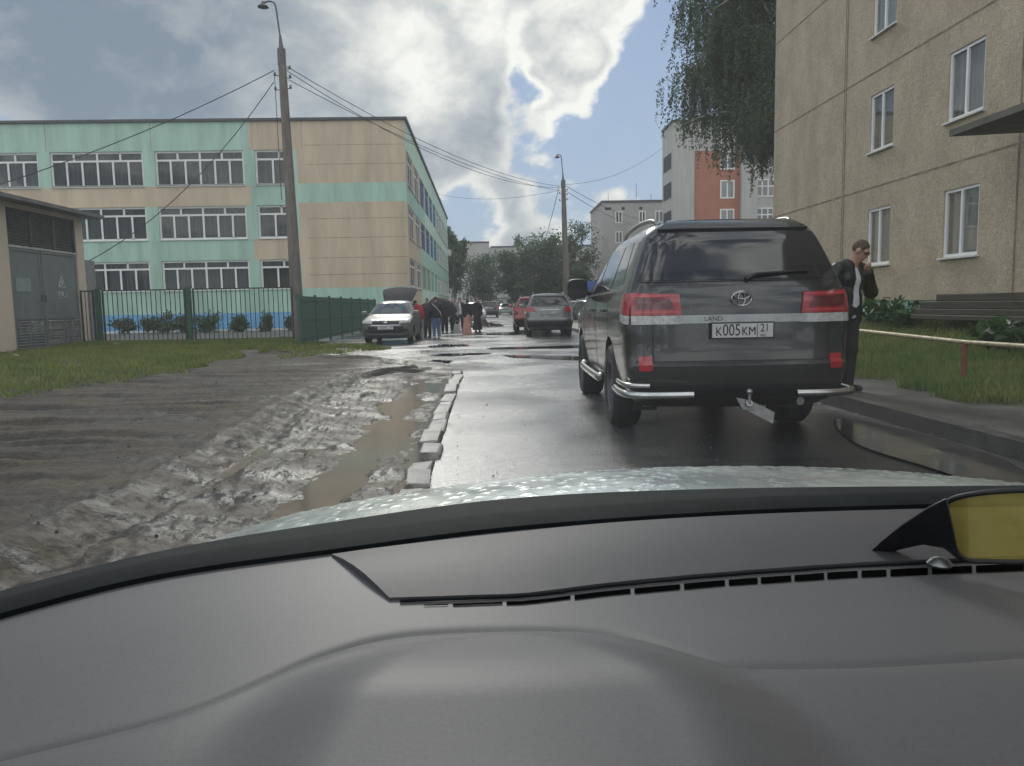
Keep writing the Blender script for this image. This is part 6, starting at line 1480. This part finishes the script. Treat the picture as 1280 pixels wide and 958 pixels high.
# bonnet with rain drops
def hood_z(X, Y): 
    d = Y - 1.1; return zE - .300 - .222 * np.clip(d, 0, None) ** 2 - .112 * (X - .42) ** 2 - .02 * sstep(.80, 1.05, abs(X - .42))
nu2, nv2 = 420, 320
xs2 = np.linspace(-.85, 1.69, nu2); tv = np.linspace(0, 1, nv2)
X2 = np.repeat(xs2[None, :], nv2, 0); yb2 = yB(np.clip(xs2, -.62, 1.5)) - .03
Y2 = yb2[None, :] + (2.25 - .12 * ((xs2 - .42) / 1.2) ** 2 - yb2)[None, :] * tv[:, None]
Z2 = hood_z(X2, Y2)
drops = np.zeros_like(X2); r9 = np.random.default_rng(9)
for _ in range(1500):
    dx, dy, rd = r9.uniform(-.8, 1.6), r9.uniform(.95, 1.75), r9.uniform(.004, .011)
    iu = np.searchsorted(xs2, [dx - rd, dx + rd]); 
    if iu[1] - iu[0] < 1: continue
    sl = slice(iu[0], iu[1]); q = ((X2[:, sl] - dx) ** 2 + (Y2[:, sl] - dy) ** 2) / rd ** 2
    drops[:, sl] = np.maximum(drops[:, sl], np.where(q < 1, .0016 * np.sqrt(np.clip(1 - q, 0, 1)), 0))
Z2 = Z2 + drops
M_HOOD = pm('pale green silver paint', (.42, .46, .44), .30, metal=.45, var=.06, scale=6, coat=.5, bump=.12, bscale=120, rvar=.08)
i = (np.arange(nv2 - 1)[:, None] * nu2 + np.arange(nu2 - 1)[None, :]).ravel()
np_mesh('bonnet', np.stack([X2, Y2, Z2], -1).reshape(-1, 3), np.stack([i, i + 1, i + nu2 + 1, i + nu2], -1), M_HOOD, own, 80)
# windscreen and its frame
wx = np.linspace(-.66, 1.50, 40); vs = []
rows_ = 12
for j in range(rows_ + 1):
    t = j / rows_
    for x in wx:
        yb = float(yA(x)) + .05; sag = .05 * math.sin(math.pi * t)
        vs.append((.42 + (x - .42) * (1 - .16 * t), yb - .98 * t + sag, zE - .281 + .66 * t + sag * .7))
nn = 40; fs = [(j * nn + i_, j * nn + i_ + 1, (j + 1) * nn + i_ + 1, (j + 1) * nn + i_) for j in range(rows_) for i_ in range(nn - 1)]
M_WS = None
def ws_mat():
    m, nt, out = new_mat('windscreen pane'); t = N(nt, 'ShaderNodeBsdfTransparent'); t.inputs[0].default_value = (.95, .975, .965, 1)
    g = N(nt, 'ShaderNodeBsdfGlossy'); g.inputs['Roughness'].default_value = .0; g.inputs[0].default_value = (1, 1, 1, 1)
    mx = N(nt, 'ShaderNodeMixShader'); mx.inputs[0].default_value = .07
    # damp film on the pane scatters a little daylight
    fl = N(nt, 'ShaderNodeBsdfTranslucent'); tcx = N(nt, 'ShaderNodeTexCoord'); nn_ = N(nt, 'ShaderNodeTexNoise'); nn_.inputs['Scale'].default_value = 5; nt.links.new(tcx.outputs['Object'], nn_.inputs['Vector'])
    mr_ = N(nt, 'ShaderNodeMapRange'); mr_.inputs[1].default_value = .3; mr_.inputs[2].default_value = .7; mr_.inputs[3].default_value = .007; mr_.inputs[4].default_value = .017; nt.links.new(nn_.outputs['Fac'], mr_.inputs[0])
    m0 = N(nt, 'ShaderNodeMixShader'); nt.links.new(mr_.outputs[0], m0.inputs[0]); nt.links.new(t.outputs[0], m0.inputs[1]); nt.links.new(fl.outputs[0], m0.inputs[2])
    nt.links.new(m0.outputs[0], mx.inputs[1]); nt.links.new(g.outputs[0], mx.inputs[2]); nt.links.new(mx.outputs[0], out.inputs[0]); return m
M_WS = ws_mat()
WS = MB().add(vs, fs).build('windscreen', M_WS, own, smooth=80, normals=False)
fb = MB()
for col in (0, nn - 1): fb.tube([vs[j * nn + col] for j in range(rows_ + 1)], .035, 8)
fb.tube([vs[rows_ * nn + q] for q in range(nn)], .035, 8); fb.build('windscreen_frame', M_COWL, own, smooth=50)
# headlining and doors close the cabin above and beside the dash
hdr = [Vector(vs[rows_ * nn + q]) for q in range(nn)]
rb = MB(); P_ = []
for j, (by_, dz) in enumerate(((0, .0), (-.15, .06), (-.5, .09), (-1.1, .09))):
    for p in hdr: P_.append((p.x, p.y + by_, p.z + dz))
rb.add(P_, [(j * nn + q, j * nn + q + 1, (j + 1) * nn + q + 1, (j + 1) * nn + q) for j in range(3) for q in range(nn - 1)])
rb.build('headlining', pm('pale headlining', (.45, .44, .42), .9), own, smooth=60, normals=False)
for sx_ in (-.68, 1.52):
    db = MB(); db.b2((sx_ - .03, -1.1, .35), (sx_ + .03, .60, .90)); bevel_obj(db.build('door', M_DASH, own), .02, 2)
# yellow tinted glasses lying on the dash
gl = empty('driving_glasses', (0, 0, 0), 0, 'yellow tinted wraparound glasses with black arm lying on the dashboard at the right', 'glasses')
M_YEL = None
def yel():
    m, nt, out = new_mat('yellow lens'); t = N(nt, 'ShaderNodeBsdfTransparent'); t.inputs[0].default_value = (.85, .76, .28, 1)
    g = N(nt, 'ShaderNodeBsdfGlossy'); g.inputs['Roughness'].default_value = .06; g.inputs[0].default_value = (.9, .85, .5, 1)
    d = N(nt, 'ShaderNodeBsdfDiffuse'); d.inputs[0].default_value = (.50, .40, .10, 1); m2 = N(nt, 'ShaderNodeMixShader'); m2.inputs[0].default_value = .45
    mx = N(nt, 'ShaderNodeMixShader'); mx.inputs[0].default_value = .16
    nt.links.new(t.outputs[0], m2.inputs[1]); nt.links.new(d.outputs[0], m2.inputs[2]); nt.links.new(m2.outputs[0], mx.inputs[1]); nt.links.new(g.outputs[0], mx.inputs[2]); nt.links.new(mx.outputs[0], out.inputs[0]); return m
M_YEL = yel()
GD = .80
def gpt(px, py, d): 
    r_ = ray(px, py); return EYE + r_ * (d / r_.y)
out_px = [(1176, 634), (1196, 622), (1240, 615), (1300, 613), (1360, 618), (1382, 640), (1372, 672), (1340, 696), (1290, 702), (1240, 702), (1206, 699), (1190, 680), (1178, 656)]
op = catmull(out_px_ := [Vector((x, y, 0)) for x, y in out_px + out_px[:1]], 5)
def lens_pt(x, y): return gpt(x, y, GD + .05 * ((x - 1290) / 110) ** 2 - .03)
ctr = lens_pt(1280, 660); lp3 = [lens_pt(p.x, p.y) for p in op[:-1]]
mb = MB(); n_ = len(lp3); vs = []; rings = 5
for j in range(1, rings + 1):
    for p, p3 in zip(op[:-1], lp3):
        t = j / rings; vs.append(lens_pt(1280 + (p.x - 1280) * t, 660 + (p.y - 660) * t))
vs.append(ctr); fs = [(j * n_ + a, j * n_ + (a + 1) % n_, (j + 1) * n_ + (a + 1) % n_, (j + 1) * n_ + a) for j in range(rings - 1) for a in range(n_)] + [(len(vs) - 1, (a + 1) % n_, a) for a in range(n_)]
mb.add(vs, fs).build('lens', M_YEL, gl, smooth=80)
MB().tube(lp3 + [lp3[0]], .0030, 8).build('rim', M_BLACKP, gl, smooth=60)
off = lens_pt(1382, 660) - lens_pt(1176, 640)
off = Vector((off.x * 1.12, off.y + .01, .002))
mb = MB(); mb.add([p + off for p in vs], fs).build('lens', M_YEL, gl, smooth=80); MB().tube([p + off for p in lp3 + [lp3[0]]], .0030, 8).build('rim', M_BLACKP, gl, smooth=60)
# temple arm: deep moulded blade from the hinge down to the dash
up_px = [(1184, 622), (1160, 634), (1128, 655), (1100, 678), (1080, 697), (1064, 709)]; lo_px = [(1200, 702), (1180, 686), (1154, 681), (1122, 688), (1094, 700), (1067, 712)]
mb = MB(); vs = []
for k_, ((ax_, ay_), (bx_, by__)) in enumerate(zip(up_px, lo_px)):
    d = GD - .01 + .018 * k_
    for th in (0, .007):
        vs += [gpt(ax_, ay_, d + th), gpt(bx_, by__, d + th)]
fs = []
for k_ in range(5):
    a = 4 * k_; b = a + 4; fs += [(a, a + 1, b + 1, b), (a + 2, b + 2, b + 3, a + 3), (a, b, b + 2, a + 2), (a + 1, a + 3, b + 3, b + 1)]
fs += [(0, 2, 3, 1), (20, 21, 23, 22)]
bevel_obj(mb.add(vs, fs).build('temple_arm', pm('satin black frame', (.012, .012, .013), .3), gl, smooth=40), .002, 2)
mb = MB(); q = rp(1175, 706, -.30); mb.lathe([(0, -.003), (.012, -.003), (.014, 0), (.008, .006), (0, .008)], (q.x, q.y, dash_z(q.x, q.y) + .006), 'Z', 12); o = mb.build('temple_tip', M_DCHROME, gl, smooth=40)
# ------------------------------------------------------------------ sky, sun, exposure
SUN_EL, SUN_AZ = 33.0, -6.0          # degrees; azimuth from +Y towards +X
w = bpy.data.worlds.new('World'); sc.world = w; w.use_nodes = True
nt = w.node_tree; nt.nodes.clear()
out = nt.nodes.new('ShaderNodeOutputWorld'); bg = nt.nodes.new('ShaderNodeBackground'); bg.inputs['Strength'].default_value = .10
sky = nt.nodes.new('ShaderNodeTexSky'); sky.sky_type = 'NISHITA'; sky.sun_disc = False; sky.sun_elevation = R(SUN_EL); sky.sun_rotation = R(SUN_AZ); sky.air_density = 1.2; sky.dust_density = .1; sky.ozone_density = 3.0
tc = nt.nodes.new('ShaderNodeTexCoord'); dirv = tc.outputs['Generated']
def math_(op, a, b=None, clamp=False):
    n = nt.nodes.new('ShaderNodeMath'); n.operation = op; n.use_clamp = clamp
    for k, v in enumerate((a, b)):
        if v is None: continue
        if isinstance(v, (int, float)): n.inputs[k].default_value = v
        else: nt.links.new(v, n.inputs[k])
    return n.outputs[0]
def noise(scale, detail, rough=.55, off=(0, 0, 0), zs=1.0, dist=0.):
    mp = nt.nodes.new('ShaderNodeMapping'); mp.inputs['Location'].default_value = off; mp.inputs['Scale'].default_value = (1, 1, zs); nt.links.new(dirv, mp.inputs[0])
    n = nt.nodes.new('ShaderNodeTexNoise'); n.inputs['Scale'].default_value = scale; n.inputs['Detail'].default_value = detail; n.inputs['Roughness'].default_value = rough; n.inputs['Distortion'].default_value = dist
    nt.links.new(mp.outputs[0], n.inputs['Vector']); return n.outputs['Fac']
def blob(px, py, rpx, amp):
    d = ray(px, py); dp = nt.nodes.new('ShaderNodeVectorMath'); dp.operation = 'DOT_PRODUCT'; nt.links.new(dirv, dp.inputs[0]); dp.inputs[1].default_value = tuple(d)
    a = rpx / F
    mr = nt.nodes.new('ShaderNodeMapRange'); mr.interpolation_type = 'SMOOTHSTEP'; mr.inputs[1].default_value = math.cos(a * 1.5); mr.inputs[2].default_value = 1.0; mr.inputs[3].default_value = 0; mr.inputs[4].default_value = amp
    nt.links.new(dp.outputs['Value'], mr.inputs[0]); return mr.outputs[0]
def total(lst):
    s = lst[0]
    for x in lst[1:]: s = math_('ADD', s, x)
    return s
n0 = noise(2.4, 4, .5, (3.3, 1.2, .7), 1.3, .1); n1 = noise(6.2, 10, .56, (1.3, .2, .7), 1.5, .35); n2 = noise(17., 8, .62, (4., 1., 2.), 1.3, .2)
# where cloud stands and where blue shows
cover = total([math_('MULTIPLY', math_('SUBTRACT', n0, .5), 1.0), math_('MULTIPLY', math_('SUBTRACT', n1, .5), 3.8), math_('MULTIPLY', math_('SUBTRACT', n2, .5), 1.3), .27] +
              [blob(*b) for b in ((430, 60, 170, .50), (560, 80, 110, .40), (500, 150, 80, .30), (640, 170, 45, .2), (705, 105, 50, 1.25), (690, 60, 34, .9), (740, 10, 60, 1.1), (745, 60, 30, .5), (640, 10, 45, .5), (640, 290, 55, .55), (720, 250, 70, .5), (810, 245, 60, .6), (130, 140, 50, .5), (270, 110, 110, .35), (150, 30, 110, .3), (600, 200, 70, .35), (60, 40, 90, .45), (60, 130, 90, .3), (200, 80, 60, .2),
                                  (815, 120, 85, -.9), (850, 190, 70, -.5), (664, 45, 28, -.8), (668, 95, 26, -.9), (672, 150, 40, -.7), (568, 262, 50, -.35), (612, 246, 60, -.4), (590, 285, 40, -.2), (760, 165, 55, -.6), (930, 100, 150, -.3))])
fac = nt.nodes.new('ShaderNodeMapRange'); fac.interpolation_type = 'SMOOTHSTEP'; fac.inputs[1].default_value = .06; fac.inputs[2].default_value = .50; fac.inputs[3].default_value = .04; nt.links.new(cover, fac.inputs[0])
thick = nt.nodes.new('ShaderNodeMapRange'); thick.interpolation_type = 'SMOOTHSTEP'; thick.inputs[1].default_value = .40; thick.inputs[2].default_value = 1.15; thick.inputs[3].default_value = .78; thick.inputs[4].default_value = .29; nt.links.new(cover, thick.inputs[0])
# thin rims and the parts near the sun are bright, thick bellies grey
br = total([thick.outputs[0], math_('MULTIPLY', math_('SUBTRACT', n2, .5), 1.1), math_('MULTIPLY', math_('SUBTRACT', n1, .5), .6)] +
           [blob(*b) for b in ((560, 60, 70, .34), (500, 100, 60, .25), (640, 5, 50, .3), (705, 105, 45, .35), (745, 10, 50, .2), (745, 0, 60, .3), (430, 40, 60, .15), (130, 140, 60, .1), (600, 20, 240, .08),
                               (50, 90, 150, -.30), (170, 30, 110, -.08), (360, 20, 60, -.15), (600, 170, 60, -.1))])
crp = nt.nodes.new('ShaderNodeValToRGB'); e = crp.color_ramp.elements
e[0].position = .0; e[0].color = (.26, .325, .41, 1); e[1].position = 1.0; e[1].color = (1.15, 1.13, 1.08, 1)
k_ = crp.color_ramp.elements.new(.38); k_.color = (.48, .52, .57, 1); k_ = crp.color_ramp.elements.new(.62); k_.color = (.68, .70, .72, 1); k_ = crp.color_ramp.elements.new(.85); k_.color = (.98, .97, .94, 1)
nt.links.new(br, crp.inputs[0])
# cloud radiance in the same units as the sky texture; the unseen sky behind us is brightened to lift facades and dash
sep = nt.nodes.new('ShaderNodeSeparateXYZ'); nt.links.new(dirv, sep.inputs[0])
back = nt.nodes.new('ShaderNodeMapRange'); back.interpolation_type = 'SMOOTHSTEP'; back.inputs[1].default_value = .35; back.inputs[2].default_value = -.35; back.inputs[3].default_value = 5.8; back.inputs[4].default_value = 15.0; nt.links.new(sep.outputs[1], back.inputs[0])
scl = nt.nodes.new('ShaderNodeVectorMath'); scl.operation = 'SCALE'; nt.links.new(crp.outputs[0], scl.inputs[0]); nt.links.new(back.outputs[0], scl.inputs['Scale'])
blue = nt.nodes.new('ShaderNodeVectorMath'); blue.operation = 'MULTIPLY'; nt.links.new(sky.outputs[0], blue.inputs[0]); blue.inputs[1].default_value = (.42, .47, .58)
low = nt.nodes.new('ShaderNodeMix'); low.data_type = 'RGBA'; lz = nt.nodes.new('ShaderNodeMapRange'); lz.inputs[1].default_value = .0; lz.inputs[2].default_value = .35; lz.inputs[3].default_value = .9; lz.inputs[4].default_value = .6; nt.links.new(sep.outputs[2], lz.inputs[0]); nt.links.new(lz.outputs[0], low.inputs[0]); nt.links.new(blue.outputs[0], low.inputs[6]); low.inputs[7].default_value = (2.7, 3.25, 4.15, 1)
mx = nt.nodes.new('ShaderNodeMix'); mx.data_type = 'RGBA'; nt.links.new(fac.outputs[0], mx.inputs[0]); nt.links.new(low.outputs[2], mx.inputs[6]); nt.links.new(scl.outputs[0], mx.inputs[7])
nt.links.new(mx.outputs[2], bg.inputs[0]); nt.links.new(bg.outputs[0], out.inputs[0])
sl = bpy.data.lights.new('sun', 'SUN'); sl.energy = 1.0; sl.angle = R(14); sl.color = (1, .96, .90)
so = bpy.data.objects.new('sun', sl); COL.objects.link(so)
sd = Vector((math.sin(R(SUN_AZ)) * math.cos(R(SUN_EL)), math.cos(R(SUN_AZ)) * math.cos(R(SUN_EL)), math.sin(R(SUN_EL))))
so.rotation_euler = (-sd).to_track_quat('-Z', 'Y').to_euler(); so.location = sd * 50
# damp air: far things pale a little
hz, hnt, hout = new_mat('damp air'); pv = N(hnt, 'ShaderNodeVolumePrincipled'); pv.inputs['Color'].default_value = (.86, .92, .96, 1); pv.inputs['Density'].default_value = .0008; pv.inputs['Anisotropy'].default_value = .3
hnt.links.new(pv.outputs[0], hout.inputs['Volume'])
hb = MB().b2((-1000, -260, -1.1), (1000, 1600, 26)).build('haze', hz, None); hb['kind'] = 'stuff'; hb['label'] = 'thin damp air after rain over the whole street'
# labels of the setting
for o in bpy.data.objects:
    if o.parent or 'label' in o: continue
    nm = o.name.split('.')[0]
    T = {'ground': 'bare dark ground reaching to the horizon', 'road': 'wet pale grey asphalt road leading straight ahead', 'mud': 'churned dark muddy lot left of the road', 'yard': 'grey school yard behind the fences', 'puddle': 'dark puddle standing on the wet road', 'kerb': 'long dark wet kerb along the right pavement', 'pavement': 'narrow grey pavement right of the parked vehicles', 'grass_bank': 'grassy bank rising to the beige block', 'verge': 'green verge beyond the block', 'grass': 'short green grass growing on the ground', 'gravel': 'small loose stones scattered over the wet ground'}
    if nm in T:
        o['label'] = T[nm]; o['category'] = nm.replace('_', ' ')
vs_ = sc.view_settings; sc.display_settings.display_device = 'sRGB'
vs_.view_transform = 'Standard'; vs_.look = 'None'; vs_.exposure = 0.70; vs_.gamma = 1.0; vs_.use_curve_mapping = False
sc.cycles.use_denoising = True
try: sc.cycles.denoiser = 'OPENIMAGEDENOISE'
except Exception: pass
sc.cycles.max_bounces = 6; sc.cycles.transparent_max_bounces = 16; sc.cycles.caustics_reflective = False; sc.cycles.caustics_refractive = False; sc.cycles.sample_clamp_indirect = 6
